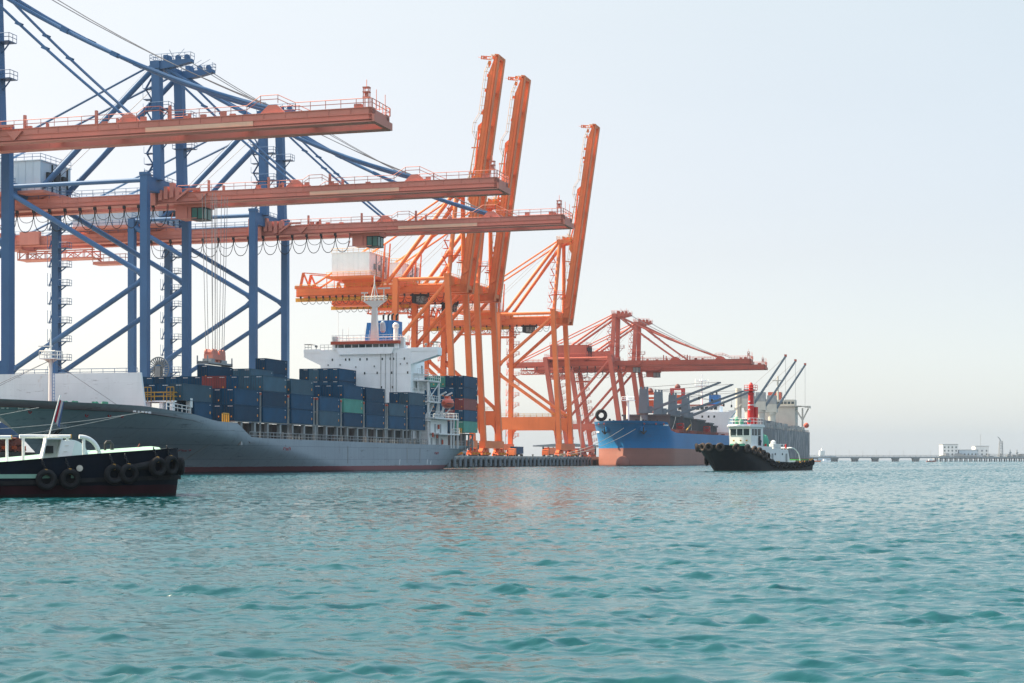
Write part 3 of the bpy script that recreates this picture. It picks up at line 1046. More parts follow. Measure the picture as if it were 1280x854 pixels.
        for q in range(7):
            qx = -2.5 + q * 1.1
            hm.box(qx, qx + .7, -yb - .5, -yb + .6, zb + bd * (.2 + .5 * random.random()), zb + bd + .3 + 1.4 * random.random())
        hm.bar((4.2, -yb - .4, zb + bd * .35), (6.6, -yb - .4, zb + bd + .35), .4, .35)
        hm.bar((6.6, -yb - .4, zb + bd + .35), (8.6, -yb - .4, zb + bd + .35), .4, .3)
        hm.box(-.6, .4, -yb - .8, -yb - .1, zb - .2, zb + bd + 1.2)
        hm.obj('hinge_machinery', c2, R)
    # stairs and ladder on the far land leg
    n = 11
    for i in range(n):
        st = MB()
        z = 7 + (zt - 10) * i / n
        x = at(1, z)
        y = w
        st.bar((x + lw * .4, y, z - 1.0), (x + lw * .5 + 1.3, y, z), .18, .18)
        st.box(x + lw * .45, x + lw * .5 + 2.0, y - .8, y + .8, z, z + .1)
        st.rail([(x + lw * .5 + .3, y - .8, z), (x + lw * .5 + 2.0, y - .8, z), (x + lw * .5 + 2.0, y + .8, z)], 1.1, .9, .05)
        st.box(x - lw * .5 - .9, x - lw * .5, y - .5, y + .5, z + .2, z + .28)
        st.tube((x - lw * .5 - .9, y - .5, z), (x - lw * .5 - .9, y - .5, z + 2.4), .05, 4)
        st.tube((x - lw * .5 - .9, y + .5, z), (x - lw * .5 - .9, y + .5, z + 2.4), .05, 4)
        st.bar((x - lw * .5 - .9, y, z), (x - lw * .5, y, z + 2.4), .3, .08)
        st.obj('stair_landing', M[P['landc']], R)
    # trolley with operator's cab
    tx = P['trolley']
    t = MB()
    k = .45 if P['kind'] == 'orange' else 1
    t.box(tx - 3 * k, tx + 3, -yb + 1.3, yb - 1.3, zb - .5, zb + .3)
    t.box(tx - 2.6 * k, tx - .4, -1.9 * k, 1.9 * k, zb - 2.3, zb - .5)
    t.box(tx - .4, tx + .3, -1.7, 1.7, zb - 2.5, zb - .5)
    t.bar((tx - 3.4, -2, zb - 2.4), (tx + 1.5, -2, zb - 2.4), .12, .12)
    t.bar((tx - 3.4, -2, zb - 2.4), (tx - 3.0, -2, zb - 1.3), .12, .12)
    to = t.obj('trolley', M['dark'] if P['kind'] == 'orange' else c2, R)
    cabo = MB().box(tx + .3, tx + 2.6, -1.5, 1.5, zb - 2.5, zb - .6).obj('operator_cab', M['cabglass'] if P['kind'] == 'blue' else M['deckgrey'], to)
    fr = MB()
    for y in (-1.53, 1.53):
        for x in (tx + .3, tx + 1.45, tx + 2.6):
            fr.box(x - .06, x + .06, y - .06, y + .06, zb - 2.5, zb - .5)
    for z in (zb - 2.55, zb - .6):
        fr.box(tx + .2, tx + 2.7, -1.6, 1.6, z, z + .12)
    fr.box(tx + 2.6, tx + 2.66, -.06, .06, zb - 2.5, zb - .5)
    fr.obj('cab_frame', M['dark'], cabo)
    # festoon cable loops
    if P.get('fest'):
        for a, b, n, dep in P['fest']:
            fm = MB()
            for i in range(n):
                p0, p1 = a + (b - a) * (i / n) ** .9, a + (b - a) * ((i + 1) / n) ** .9
                y = -yb - .35
                for d2, yy in ((dep, y), (dep * .55, y + .5)):
                    pts = [(p0 + (p1 - p0) * (.5 - .5 * math.cos(math.pi * k / 10)), yy, zb - d2 * (1 - abs(2 * k / 10 - 1) ** 2.2)) for k in range(11)]
                    fm.path(pts, .07 if d2 == dep else .05, 4)
                fm.box(p0 - .2, p0 + .2, y - .2, y + .2, zb - .5, zb + .05)
            fm.obj('festoon_cable', M['cable'], R)
    if P.get('reel'):
        x, y, z, r = P['reel']
        rm = MB()
        rm.torus((x, y, z), (0, 1, 0), r, .12, 28, 6)
        rm.torus((x, y, z), (0, 1, 0), r * .42, .1, 20, 6)
        for i in range(26):
            a = 2 * math.pi * i / 26
            rm.bar((x + r * .4 * math.cos(a), y, z + r * .4 * math.sin(a)), (x + r * math.cos(a), y, z + r * math.sin(a)), .12, .34, (0, 1, 0))
        rm.box(x - .5, x + .5, y - .4, y + .8, z - r - .3, z + .4)
        rm.obj('cable_reel', M['deckgrey'], R)
    return R


BLUE = dict(kind='blue', name='gantry_crane', group='blue gantry cranes on the quay', leg='blue', boomc='salmon', post='blue', railc='blue', railc2='salmon', landc='blue', bogie='oxide', housec='house_grey', spc='salmon',
            w=7.65, lw=1.34, zt=50.7, xT=.45, xB=.45, lT=-26.0, lB=-26.0, zp=16.6, pd=2.0, tr=.46,
            braces=[((1, 48.6), (0, 33.8)), ((0, 32.8), (1, 17.6))], zb=46.3, bd=1.95, yb=3.2, xr=-57.5, xh=3.0, xt=62.0, lug=[22.7, 44.2], **{'raise': 0.0},
            patch=(26, 42), za=70.6, mx=.8, mb=1.3, mw=4.1, mw2=4.3, mround=False, mr=.76, prong=6.8, bx=-21.5, bz=50.3, br=.52, sr=.24, stays=[(44, .28, 2.1), (22.4, .2, 0.5)],
            hx=(-41, -21.5), hz=(49.4, 54.8), hy=5.0, sx=(-56, -38), trolley=9, fest=None)
b1 = dict(BLUE, u=209.3, trolley=-14, label='blue gantry crane cut off by the left edge, its red boom the highest of three')
b2 = dict(BLUE, u=266.1, trolley=5.8, fest=[(-31, 2.5, 11, 3.9)], reel=(.2 - 2.6, 2.5, 18.2 - QZ, 2.0), label='blue gantry crane whose mast head rises above the highest boom, cable reel at its foot')
b3 = dict(BLUE, u=309.5, trolley=21.5, fest=[(-24, 19, 13, 3.7)], label='blue gantry crane farthest right of the three, grey house under the middle boom')
for p in (b1, b2, b3):
    crane(p)

ORNG = dict(kind='orange', name='gantry_crane', group='orange gantry cranes with raised booms', leg='orange', boomc='orange', post='orange', railc='yellow', railc2='yellow', landc='orange_red', bogie='orange_red', housec='house_white', spc='orange_red',
            w=7.9, lw=1.5, zt=51.6, xT=-1.6, xB=.6, lT=-17.4, lB=-18.6, zp=16.3, pd=4.2, tr=.55, lbot=1.0,
            braces=[((0, 49.4), (1, 34.0)), ((1, 30.6), (0, 16.6))], zb=47.4, bd=2.2, yb=3.1, xr=-47.5, xh=2.4, xt=66.4, lug=[25.0, 44.0], **{'raise': rad(81.9)},
            za=75.4, mx=-.6, mb=-1.6, mw=2.6, mw2=6.6, mround=True, mr=.62, prong=4.5, bx=-20.0, bz=50.6, br=.55, bw=4.0, sr=.28, stays=[(44, .26, 0), (25, .2, 0)],
            hx=(-35.0, -24.0), hz=(52.2, 58.6), hy=7.6, sx=(-37, -24), trolley=-13, fest=[(-46, -28, 9, 2.2), (-26, -4, 9, 2.4)])
o1 = dict(ORNG, u=436.0, lT=-16.2, lB=-17.0, label='orange gantry crane with raised boom leftmost of three, largest white machinery house')
o2 = dict(ORNG, u=461.9, lT=-16.2, lB=-17.0, label='orange gantry crane with raised boom in the middle, just right of the container ship stern')
o3 = dict(ORNG, u=547.1, xt=69.0, lT=-20.4, lB=-20.9, label='orange gantry crane with raised boom standing rightmost, clear portal legs beside the blue bow')
for p in (o1, o2, o3):
    crane(p)

REDC = dict(kind='red', name='gantry_crane', group='dull red gantry cranes behind the blue ship', leg='red', boomc='red', post='red', railc='red', railc2='red', landc='red', bogie='red', housec='red', spc='red',
            w=7.0, lw=1.7, zt=42.2, xT=-3.6, xB=1.4, lT=-29.4, lB=-24.0, zp=16.0, pd=1.9, tr=.5,
            braces=[((0, 40.4), (1, 16.8))], zb=38.4, bd=2.0, yb=3.0, xr=-46, xh=1.5, xt=50.2, lug=[19.0, 36.5], **{'raise': 0.0},
            za=58.4, mx=-2.6, mb=-3.3, mw=3.4, mw2=5.0, mround=False, mr=.75, prong=5.5, bx=-27, bz=41.8, br=.42, sr=.22, stays=[(36.5, .3, 1.0), (19, .22, .4)],
            hx=(-28, -13.5), hz=(42.2, 46.6), hy=5.0, sx=(-41, -30), trolley=4, fest=[(-38, 2, 12, 2.6)])
r1 = dict(REDC, u=639.5, label='dull red gantry crane on the left of the pair, taller mast nearer the orange crane')
r2 = dict(REDC, u=679.5, label='dull red gantry crane on the right of the pair, boom tip reaching farthest right')
r1['lB'] = -24.0
for p in (r1, r2):
    crane(p)


# ------------------------------------------------------------------ hulls
def hull(name, m, parent, ust, uend, zb, zd, hb, xc=0.0, ns=46, nz=15, dense=2.2, transom=True):
    """loft: ust(z) stem line, zb/zd keel and deck line by u, hb(u,z) half breadth; x across, y along (bow at small y)"""
    mb = MB()
    rows = []
    for i in range(ns + 1):
        s = (i / ns) ** dense if i < ns else 1.0
        s = 0.55 * s + 0.45 * (i / ns) ** 1.2
        row = []
        for k in range(nz + 1):
            f = k / nz
            z = 3.0
            for _ in range(6):
                u = ust(z) + s * (uend(z) - ust(z))
                z = zb(u) + (zd(u) - zb(u)) * f
            row.append((u, z, max(0.0, hb(u, z))))
        rows.append(row)
    n = nz + 1
    for sg in (1, -1):
        o = len(mb.v)
        for row in rows:
            for u, z, b in row:
                mb.v.append((xc + sg * b, u, z))
        for i in range(ns):
            for k in range(nz):
                q = (o + i * n + k, o + (i + 1) * n + k, o + (i + 1) * n + k + 1, o + i * n + k + 1)
                mb.f.append(q if sg > 0 else q[::-1])
    o2 = (ns + 1) * n
    if transom:
        for k in range(nz):
            a = ns * n + k
            mb.f.append((a, o2 + a, o2 + a + 1, a + 1))
    for i in range(ns):
        a = i * n
        mb.f.append((a, o2 + a, o2 + a + n, a + n))
    return mb.obj(name, m, parent, 40), rows


def deck(name, m, parent, rows, drop=1.0, xc=0.0, inset=0.15):
    mb = MB()
    for row in rows:
        u, z, b = row[-1]
        b = max(0.02, b - inset)
        mb.v += [(xc - b, u, z - drop), (xc + b, u, z - drop)]
    for i in range(len(rows) - 1):
        mb.f.append((2 * i, 2 * i + 1, 2 * i + 3, 2 * i + 2))
    return mb.obj(name, m, parent, 30)


def lerp_tab(tab):
    xs, ys = [a for a, b in tab], [b for a, b in tab]
    return lambda x: float(np.interp(x, xs, ys))


def letters(text, size, m, parent, M4, name='lettering', ext=0.01):
    cu = bpy.data.curves.new(name, 'FONT')
    cu.body = text
    cu.size = size
    cu.extrude = ext
    cu.align_x = 'CENTER'
    tmp = bpy.data.objects.new(name, cu)
    COL.objects.link(tmp)
    dg = bpy.context.evaluated_depsgraph_get()
    me = bpy.data.meshes.new_from_object(tmp.evaluated_get(dg))
    bpy.data.objects.remove(tmp)
    me.transform(M4)
    me.materials.clear()
    me.materials.append(m)
    o = bpy.data.objects.new(name, me)
    COL.objects.link(o)
    o.parent = parent
    return o


# side-facing matrix: text read from the water side of a ship (x = across, y = along): text runs along +y, up z, facing +x
SIDE = Matrix(((0, 0, 1, 0), (1, 0, 0, 0), (0, 1, 0, 0), (0, 0, 0, 1)))


# ------------------------------------------------------------------ container ship
SHV = 15.0
SHU = 188.0


def build_container_ship():
    R = thing('container_ship', 'long grey container ship with white bridge house lying along the quay under blue cranes', 'ship', W(SHU, SHV, 0))
    U = lambda u: u - SHU
    stem_u = lerp_tab([(-1.2, 199), (0.5, 198.5), (2.2, 197), (4.8, 192.7), (7.6, 187.6), (9.7, 181.5), (12, 178)])
    zd = lerp_tab([(180, 9.75), (190, 9.5), (203, 9.25), (215, 8.45), (221.6, 7.65), (229.5, 7.45), (232.6, 5.5), (240, 5.35), (300, 5.1), (352, 5.0)])
    knuckle = lerp_tab([(-1.2, 288), (0, 276), (2, 262), (4, 245), (5.5, 231.5), (7.6, 220), (9.7, 214)])
    zb = lerp_tab([(180, -1.2), (328, -1.2), (334, -0.3), (346, 2.2), (353.5, 4.3)])

    def hb(u, z):
        s0 = stem_u(z)
        f = min(1, max(0, z / 9.5))
        end = knuckle(z)
        p = 1.55 + 0.75 * f
        t = min(1, max(0, (u - s0) / (end - s0)))
        b = 13.4 * (1 - (1 - t) ** p)
        if u > 305:
            t = (u - 305) / 46.5
            zz = min(1, max(0, (z - zb(u)) / max(.6, (5.2 - zb(u)))))
            b *= 1 - 0.55 * t * t * (1 - zz) ** 1.5 - 0.10 * t ** 3
        return b
    off = SHU
    h, rows = hull('hull', M['shipgrey'], R, lambda z: stem_u(z) - off, lambda z: 353.5 - off, lambda u: zb(u + off), lambda u: zd(u + off), lambda u, z: hb(u + off, z), ns=70, nz=18)
    deck('deck', M['oxide'], R, rows, 0.9)
    # raised side screen where the forecastle drops to the main deck
    # the breakwater: a broad white wall across the fore deck
    bw = MB()
    y = U(207)
    bw.prism([(-13.6, 8.4), (10.1, 8.6), (9.35, 14.0), (-13.6, 14.05)], 1, y, y + .35)
    for x in range(-12, 9, 3):
        bw.prism([(y + .35, 8.4), (y + 3.2, 8.4), (y + .35, 13.2)], 0, x, x + .2)
    bw.obj('breakwater', paint('breakwater_white', (0.66, 0.71, 0.73), 0.5, 0.06, 0.25, 0.25, 0.10, rustcol=(0.32, 0.17, 0.08), plates=0.06), R)
    # fore mast with platform and radar bar
    fm = MB()
    my = U(199.5)
    fm.tube((0, my, 8.4), (0, my, 15.6), .34, 12, .26)
    fm.tube((0, my, 15.6), (0, my, 19.2), .16, 8, .1)
    fm.box(-1.2, 1.2, my - .9, my + .9, 15.5, 15.65)
    fm.prism([(-1.0, 15.5), (1.0, 15.5), (.3, 15.0), (-.3, 15.0)], 1, my - .08, my + .08)
    fm.rail([(-1.2, my - .9, 15.65), (1.2, my - .9, 15.65), (1.2, my + .9, 15.65), (-1.2, my + .9, 15.65), (-1.2, my - .9, 15.65)], .95, .7, .045)
    fm.lathe((-.6, my, 16.3), [(.05, 0), (.3, .1), (.3, .5), (.1, .7)], 10)
    fo = fm.obj('fore_mast', M['white_clean'], R)
    MB().box(-1.6, .5, my - .5, my - .35, 17.2, 17.33).obj('radar_bar', M['white_clean'], fo)
    ld = MB()
    for x in (.42, .72):
        ld.tube((x, my - .25, 8.5), (x, my - .2, 15.5), .035, 4)
    for i in range(16):
        ld.tube((.42, my - .25, 8.8 + i * .42), (.72, my - .25, 8.8 + i * .42), .03, 4)
    ld.obj('ladder', M['funnelblue'], fo)
    st = MB()
    for q in ((-9, U(190), 9.0), (7.5, U(206), 8.8), (-2, U(183.5), 9.3)):
        st.tube((0, my, 15.4), q, .03, 4)
    st.obj('mast_stay', M['wire'], fo)
    for x, yy in ((-3.4, 196), (2.6, 200), (5.4, 203)):
        w_ = MB().lathe((x, U(yy), 9.2), [(.55, -.7), (.75, -.6), (.75, -.5), (.4, -.45), (.4, .45), (.75, .5), (.75, .6), (.5, .7)], 12, axis=0)
        w_.box(x - .9, x - .65, U(yy) - .6, U(yy) + .6, 8.3, 9.9)
        w_.box(x + .65, x + .9, U(yy) - .6, U(yy) + .6, 8.3, 9.9)
        w_.obj('windlass', M['greenpaint'], R)
    jp = MB().tube((-1.6, U(188.5), 8.6), (-1.6, U(188.5), 11.6), .09, 6).tube((-1.6, U(188.5), 11.4), (-.9, U(188.5), 11.2), .05, 5)
    jp.obj('jack_staff', M['white_clean'], R)
    # anchor in its hawse pocket, near side of the bow
    zz = 5.9
    uu = 193.8 + 1.6

    def skin(u, z, out=0.0):
        return Vector((hb(u, z) + out, U(u), z))
    n0 = skin(uu, zz)
    tx = (skin(uu + .8, zz) - skin(uu - .8, zz)).normalized()
    tz = (skin(uu, zz + .6) - skin(uu, zz - .6)).normalized()
    nn = tx.cross(tz).normalized()
    if nn.x < 0:
        nn = -nn
    MA = Matrix((tx, tz, nn)).transposed().to_4x4()
    MA.translation = n0
    bol = MB().lathe((0, .1, 0), [(1.35, -.3), (1.25, .25), (.95, .42), (.7, .2), (.6, -.2)], 22)
    bol.xf(MA).obj('hawse_bolster', M['shipgrey'], R, 30)
    an = MB().bar((0, .9, .5), (0, -1.2, .65), .32, .3)
    an.bar((-1.0, -.2, .62), (0, -1.25, .62), .4, .35)
    an.bar((1.0, -.2, .62), (0, -1.25, .62), .4, .35)
    an.xf(MA).obj('anchor', M['dark'], R)
    # bow name and red tug signs
    nm = MB()
    for i, (a, b) in enumerate(((202.0, 202.5), (202.8, 203.1), (203.4, 203.9), (204.1, 204.5), (204.7, 205.2))):
        p, q = skin(a, 8.55 - .02 * i, .03), skin(b, 8.55 - .02 * i, .03)
        nm.bar(p, q, .1, .36)
    for a, b in ((186.0, 186.3), (186.5, 186.7), (187.6, 188.1), (188.4, 188.7)):
        nm.bar(skin(a, 8.6, .03), skin(b, 8.6, .03), .1, .3)
    nm.obj('bow_lettering', M['white_mark'], R)
    fl = MB()
    for a in (184.0, 189.5, 196.4, 199.4, 201.2):
        p = skin(a, 8.2 if a < 190 else 7.9, .05)
        fl.torus(p, (1, -.3, 0), .22, .09, 10, 5)
    fl.obj('fairlead', M['red_mark'], R)

    def on_side(text, u, z, size, mm=M['red_mark']):
        p, q = skin(u - 1.2, z, .03), skin(u + 1.2, z, .03)
        pu = skin(u, z + .5, .03)
        ex = (q - p).normalized()
        ez = (pu - skin(u, z, .03)).normalized()
        en = ex.cross(ez).normalized()
        if en.x < 0:
            en = -en
        m4 = Matrix((ex, ez, en)).transposed().to_4x4()
        m4.translation = skin(u, z, .05)
        letters(text, size, mm, R, m4)
        br = MB()
        for sg in (-1, 1):
            x = sg * size * 1.9
            br.box(min(x, x - sg * .5), max(x, x - sg * .5), size * .62, size * .8, -.02, .02)
            br.box(x - .06, x + .06, size * .1, size * .8, -.02, .02)
        br.xf(m4).obj('tug_mark_bracket', mm, R)
    on_side('TUG', 220.5, 3.2, .62)
    on_side('TUG', 247.0, 3.5, .62)
    on_side('TUG', 321.5, 3.1, .62)
    dm = MB()
    for u in (215.2, 217.6, 247.5, 299, 315.5, 318):
        p = skin(u, 1.1, .03)
        dm.add([p, p + Vector((0, .35, 0)), p + Vector((.04, .5, 1.0)), p + Vector((.04, .15, 1.0))], [(0, 1, 2, 3)])
    dm.obj('draught_mark', M['white_mark'], R)
    rs = MB()
    for u in (222.5, 246.5, 273, 303.5, 311):
        p, q = skin(u, 1.4, .025), skin(u, 4.4, .025)
        q = skin(u + (1.6 if u < 240 else 0), 4.4, .025)
        rs.bar(p, q, .05, .28, (0, 1, 0))
    rs.obj('side_runner', M['deckgrey'], R)
    # rail and fittings on the fore shoulder
    fr = MB()
    pts = [skin(u, zd(u), -.25) for u in (208.3, 211, 214.5)]
    fr.rail(pts, 1.0, 1.2, .07)
    fr.box(pts[-1].x - .6, pts[-1].x + .1, pts[-1].y - .3, pts[-1].y + .4, pts[-1].z + .9, pts[-1].z + 2.2)
    fr.box(pts[-1].x - .4, pts[-1].x - .1, pts[-1].y - .1, pts[-1].y + .1, pts[-1].z, pts[-1].z + .9)
    fr.obj('shoulder_rail', M['white_clean'], R)
    yr = MB()
    ya = [(x, U(210.8), 10.3) for x in (4, 8, 12.2)]
    yr.rail(ya, 1.1, 1.6, .08)
    yr.rail([ya[-1], (12.2, U(215), 10.3)], 1.1, 1.6, .08)
    for x in (4.5, 8.5, 12):
        yr.rail([(x - .5, U(210.4), 10.1), (x + .6, U(210.4), 10.1)], 2.0, .6, .06)
    yr.rail([(13.1, U(224.6), 7.6), (13.1, U(226.6), 7.6)], 1.2, .6, .12, 1)
    yr.obj('yellow_rail', M['yellowrail'], R)
    lb = MB().box(3.5, 12.4, U(210.6), U(211.6), 10.05, 10.25)
    for x in (4, 6.2, 8.4, 10.4, 12):
        lb.box(x - .25, x + .25, U(210.8), U(211.4), 7.4, 10.05)
    lb.obj('lashing_platform', M['white'], R)
    # the sloping side screen at the end of the raised fore deck
    # hatch coaming, deck stanchions under the outer stacks, side rails
    for a, b in BAYS[1:]:
        MB().box(-11.3, 10.6, U(a), U(b), 4.2, 7.72).obj('hatch_coaming', M['coaming'], R)
    ty = list(np.arange(231.2, 316, 4.75))
    for u in ty:
        MB().box(12.5, 13.0, U(u) - .32, U(u) + .32, 4.2, 7.72).obj('deck_stanchion', M['deckgrey'], R)
    pl = MB().box(12.2, 13.1, U(228.6), U(316), 7.70, 7.83)
    pl.obj('stack_support_rail', M['deckgrey'], R)
    sr = MB().rail([(13.2, U(233.6), 5.2), (13.2, U(316), 5.0)], 1.05, 1.25, .06, 2)
    for u in np.arange(236, 316, 2.2):
        if random.random() < .45:
            a = random.random() * .5
            sr.box(11.2, 11.6, U(u), U(u) + .5 + a, 4.3, 5.0 + 1.6 * random.random())
    sr.obj('side_railing', M['deckgrey'], R)
    for (a, b), (c, d) in zip(BAYS[1:8], BAYS[2:9]):
        u = (b + c) / 2
        two = c - b > 2.0
        for uu in ((b + .55, c - .55) if two else (u,)):
            lp = MB()
            for dx in (-.16, .16):
                lp.box(12.9, 13.1, U(uu) + dx - .05, U(uu) + dx + .05, 5.2, 12.0)
            for z in np.arange(6, 12, .9):
                lp.box(12.92, 13.08, U(uu) - .14, U(uu) + .14, z, z + .12)
            lo = lp.obj('lashing_post', M['deckgrey'], R)
            MB().box(12.88, 13.12, U(uu) - .24, U(uu) + .24, 12.0, 12.35).obj('red_cap', M['bandred'], lo)
    # bridge house
    hu = 317.2
    y0 = U(hu)
    x0, x1 = -10.2, 9.25
    hm = MB().box(x0, x1, y0, U(325.5), 4.2, 24.35)
    for z in (10.4, 13.4, 16.4, 19.4, 22.4):
        hm.box(x0 - .04, x1 + .04, y0 - .05, y0, z, z + .06)
    ho = hm.obj('bridge_house', M['white'], R)
    ports = [(-7.6, 22.3), (-4.7, 22.3), (-3.9, 22.3), (-1.6, 22.3), (-.1, 22.3), (3.2, 22.3), (4.9, 22.3), (5.6, 22.3), (7.9, 22.3), (-.6, 19.5), (2.1, 19.5), (5.2, 19.5), (8.6, 19.5), (3.0, 16.6), (5.4, 16.6), (-4, 16.6)]
    for x, z in ports:
        MB().box(x - .14, x + .14, y0 - .07, y0 - .01, z - .24, z + .24).obj('porthole', M['glass'], ho)
    for u, z in ((319.5, 10.5), (322.8, 13.5), (320.2, 16.5), (323.4, 19.5)):
        MB().box(x1 + .045, x1 + .09, U(u), U(u) + .8, z, z + 1.7).obj('side_door', M['deckgrey'], ho)
    sw = MB()
    for z in (13.4, 16.4, 19.4):
        sw.box(x1 + .045, x1 + 1.0, U(318.6), U(325.5), z - .1, z)
        sw.rail([(x1 + .95, U(318.6), z), (x1 + .95, U(325.5), z)], 1.0, 1.1, .04)
    sw.obj('side_walkway', M['white_clean'], ho)
    ff = MB()
    for x in (-8.6, -6.0, -2.6, 1.4, 7.0, 8.4):
        ff.box(x, x + .22, y0 - .22, y0 - .055, 20.6 + (x % 1.3), 20.9 + (x % 1.3))
    ff.rail([(x0, y0 - .1, 24.36), (-7.6, y0 - .1, 24.36)], 1.0, .8, .04)
    ff.obj('front_fittings', M['deckgrey'], ho)
    pp = MB()
    for x in (2.9, 3.9, 5.0, 5.5, 6.2):
        pp.tube((x, y0 - .12, 8), (x, y0 - .12, 23.5), .05, 5)
    pp.obj('front_pipes', M['deckgrey'], ho)
    for sg in (-1, 1):
        e = x0 if sg < 0 else x1
        t = -13.9 if sg < 0 else 14.9
        wg = MB().prism([(e, 24.1), (t, 23.75), (t, 22.95), (e, 21.2)], 1, y0 + .1, y0 + 2.6)
        wg.box(min(e, t), max(e, t), y0, y0 + 2.7, 23.75, 24.5)
        wo = wg.obj('bridge_wing', M['white'], R)
        cn = MB()
        q = t - sg * 1.6
        cn.rail([(t - sg * .2, y0 + .2, 24.4), (q, y0 + .2, 24.4)], 1.1, .8, .05)
        cn.box(min(t - sg * .1, q), max(t - sg * .1, q), y0, y0 + 2.5, 25.5, 25.6)
        cn.lathe((q - sg * 1.0, y0 + .4, 24.5), [(.1, 0), (.1, .4), (.32, .45), (.32, .75), (.2, .85)], 10)
        cn.obj('wing_canopy', M['deckgrey'], wo)
    wh = MB().prism([(-7.4, 24.1), (6.6, 24.1), (6.6, 26), (-7.4, 26)], 1, y0 - .2, U(323))
    whf = MB().prism([(-6.0, 23.3), (5.3, 23.3), (5.9, 24.6), (-6.6, 24.6)], 1, y0 - .55, y0 + 1)
    whf.box(-7.4, 6.6, y0 - .25, U(323), 24.3, 25.9)
    who = whf.obj('wheelhouse', M['white'], R)
    xs = [-6.95, -6.3, -4.9, -3.3, -1.8, -.3, 1.2, 2.6, 3.6, 4.3, 5.9]
    for a, b in zip(xs, xs[1:]):
        MB().box(a + .1, b - .1, y0 - .32, y0 - .254, 24.68, 25.3).obj('window', M['glass'], who)
    MB().box(-7.7, 6.9, y0 - .75, U(323.3), 25.35, 25.95).obj('roof_band', M['bandred'], who)
    rr = MB().rail([(-7.5, y0 - .5, 25.95), (6.7, y0 - .5, 25.95), (6.7, U(322.5), 25.95), (-7.5, U(322.5), 25.95), (-7.5, y0 - .5, 25.95)], 1.2, 1.6, .04)
    for x, hgt in ((-5.6, 2.6), (-6.6, 6), (-.8, 3), (.2, 2.2), (-4.4, 2.8)):
        rr.tube((x, y0 + .6, 25.95), (x, y0 + .6, 25.95 + hgt), .05, 4)
    rr.box(-7.5, -6.6, y0 - .2, y0 + .7, 25.95, 27.0)
    rr.box(6.7, 7.6, y0 + .5, y0 + 1.5, 24.5, 26.6)
    rr.obj('monkey_island', M['white_clean'], who)
    # radar mast
    rm = MB().leg((.6, U(319.6), 25.95), (.65, U(319.6), 33.6), 1.5, 1.2, .85, .8)
    rm.prism([(-1.9, 34.3), (3.0, 34.3), (1.2, 33.0), (.1, 33.0)], 1, U(319.2), U(320.2))
    rm.rail([(-1.9, U(319), 34.3), (3, U(319), 34.3), (3, U(320.3), 34.3), (-1.9, U(320.3), 34.3)], .9, .8, .05)
    for d in (-1, 1):
        rm.tube((.6 + d * .9, U(319.6), 34.3), (.6, U(319.6), 37.8), .09, 5)
    rm.tube((.6, U(319.6), 34.3), (.6, U(319.6), 39.4), .12, 6)
    rm.tube((-1.6, U(319.6), 34.3), (-1.6, U(319.6), 35.8), .12, 5)
    rm.tube((2.6, U(319.6), 34.3), (2.6, U(319.6), 36.6), .12, 5)
    rm.tube((.6, U(319.6), 31.4), (3.1, U(319.6), 31.4), .06, 5)
    rm.tube((.6, U(319.6), 29.6), (2.7, U(319.6), 29.6), .06, 5)
    ro = rm.obj('radar_mast', M['white_clean'], R)
    sb = MB().box(-2.2, -.8, U(319.2), U(319.5), 35.8, 36.05)
    sb.box(1.4, 4.0, U(319.2), U(319.5), 36.6, 36.9)
    sb.obj('radar_bar', M['white_clean'], ro)
    dz = MB().lathe((2.1, U(320.4), 27.9), [(.3, 0), (.55, .3), (.6, 1.2), (.45, 2.0), (.15, 2.3)], 12)
    dz.obj('satellite_dome', M['house_grey'], ro)
    # funnel
    fn = MB().prism([(-2.6, 24.5), (1.7, 24.5), (1.7, 31.0), (-2.4, 31.0)], 1, U(328), U(333))
    for x in (-2.3, -1.1, .1, 1.2):
        fn.box(x, x + .12, U(327.85), U(328), 24.5, 30.9)
    fo = fn.obj('funnel', M['funnelblue'], R)
    fb2 = MB().prism([(-5.0, 25.5), (-3.6, 25.5), (-3.6, 30.6), (-4.3, 30.6)], 1, U(328), U(330)).obj('vent_trunk', M['funnelblue'], R)
    ex = MB()
    for x, yy in ((-1.0, 329), (-.3, 330), (.7, 329.5), (1.3, 330.5)):
        ex.tube((x, U(yy), 31.2), (x, U(yy), 32.2), .22, 8)
        ex.tube((x, U(yy), 32.15), (x + .35, U(yy), 32.5), .22, 8)
    ex.obj('exhaust_pipe', M['dark'], fo)
    vn = MB().lathe((2.5, U(327), 25), [(.55, 0), (.5, 4.2), (.68, 4.4), (.68, 5.0), (.3, 5.4)], 12)
    vn.box(-4, 4, U(325.6), U(334), 18.0, 24.6)
    vn.obj('engine_casing_vent', M['white_clean'], R)
    # after deck: stair tower, davit frame, deck houses
    tw = MB()
    for x in (10.2, 12.3):
        for u in (319.0, 325.6):
            tw.box(x - .16, x + .16, U(u) - .16, U(u) + .16, 4.2, 18.0)
    for z in (9.8, 13.6, 17.8):
        tw.box(9.2, 12.6, U(318.6), U(326), z, z + .25)
        tw.rail([(12.5, U(318.6), z + .25), (12.5, U(326), z + .25)], 1.1, 1.2, .05)
        tw.rail([(9.4, U(318.6), z + .25), (12.5, U(318.6), z + .25)], 1.1, 1.2, .05)
    for z, a, b in ((9.9, 319.6, 324.8), (13.7, 324.8, 319.6), (5, 324.8, 319.6)):
        tw.bar((11.4, U(a), z), (11.4, U(b), z + 3.8), .7, .25)
    tw.bar((12.3, U(319), 14), (12.3, U(325.6), 17.5), .15, .15)
    tw.obj('stair_tower', M['white_clean'], R)
    dh = MB().box(4, 12.0, U(320), U(332.5), 4.2, 7.3)
    dh.box(4, 12.4, U(320.2), U(331), 7.3, 10.3)
    dh.box(3, 13.6, U(319.6), U(335), 10.3, 10.6)
    dh.box(3, 13.6, U(322), U(335.6), 7.15, 7.4)
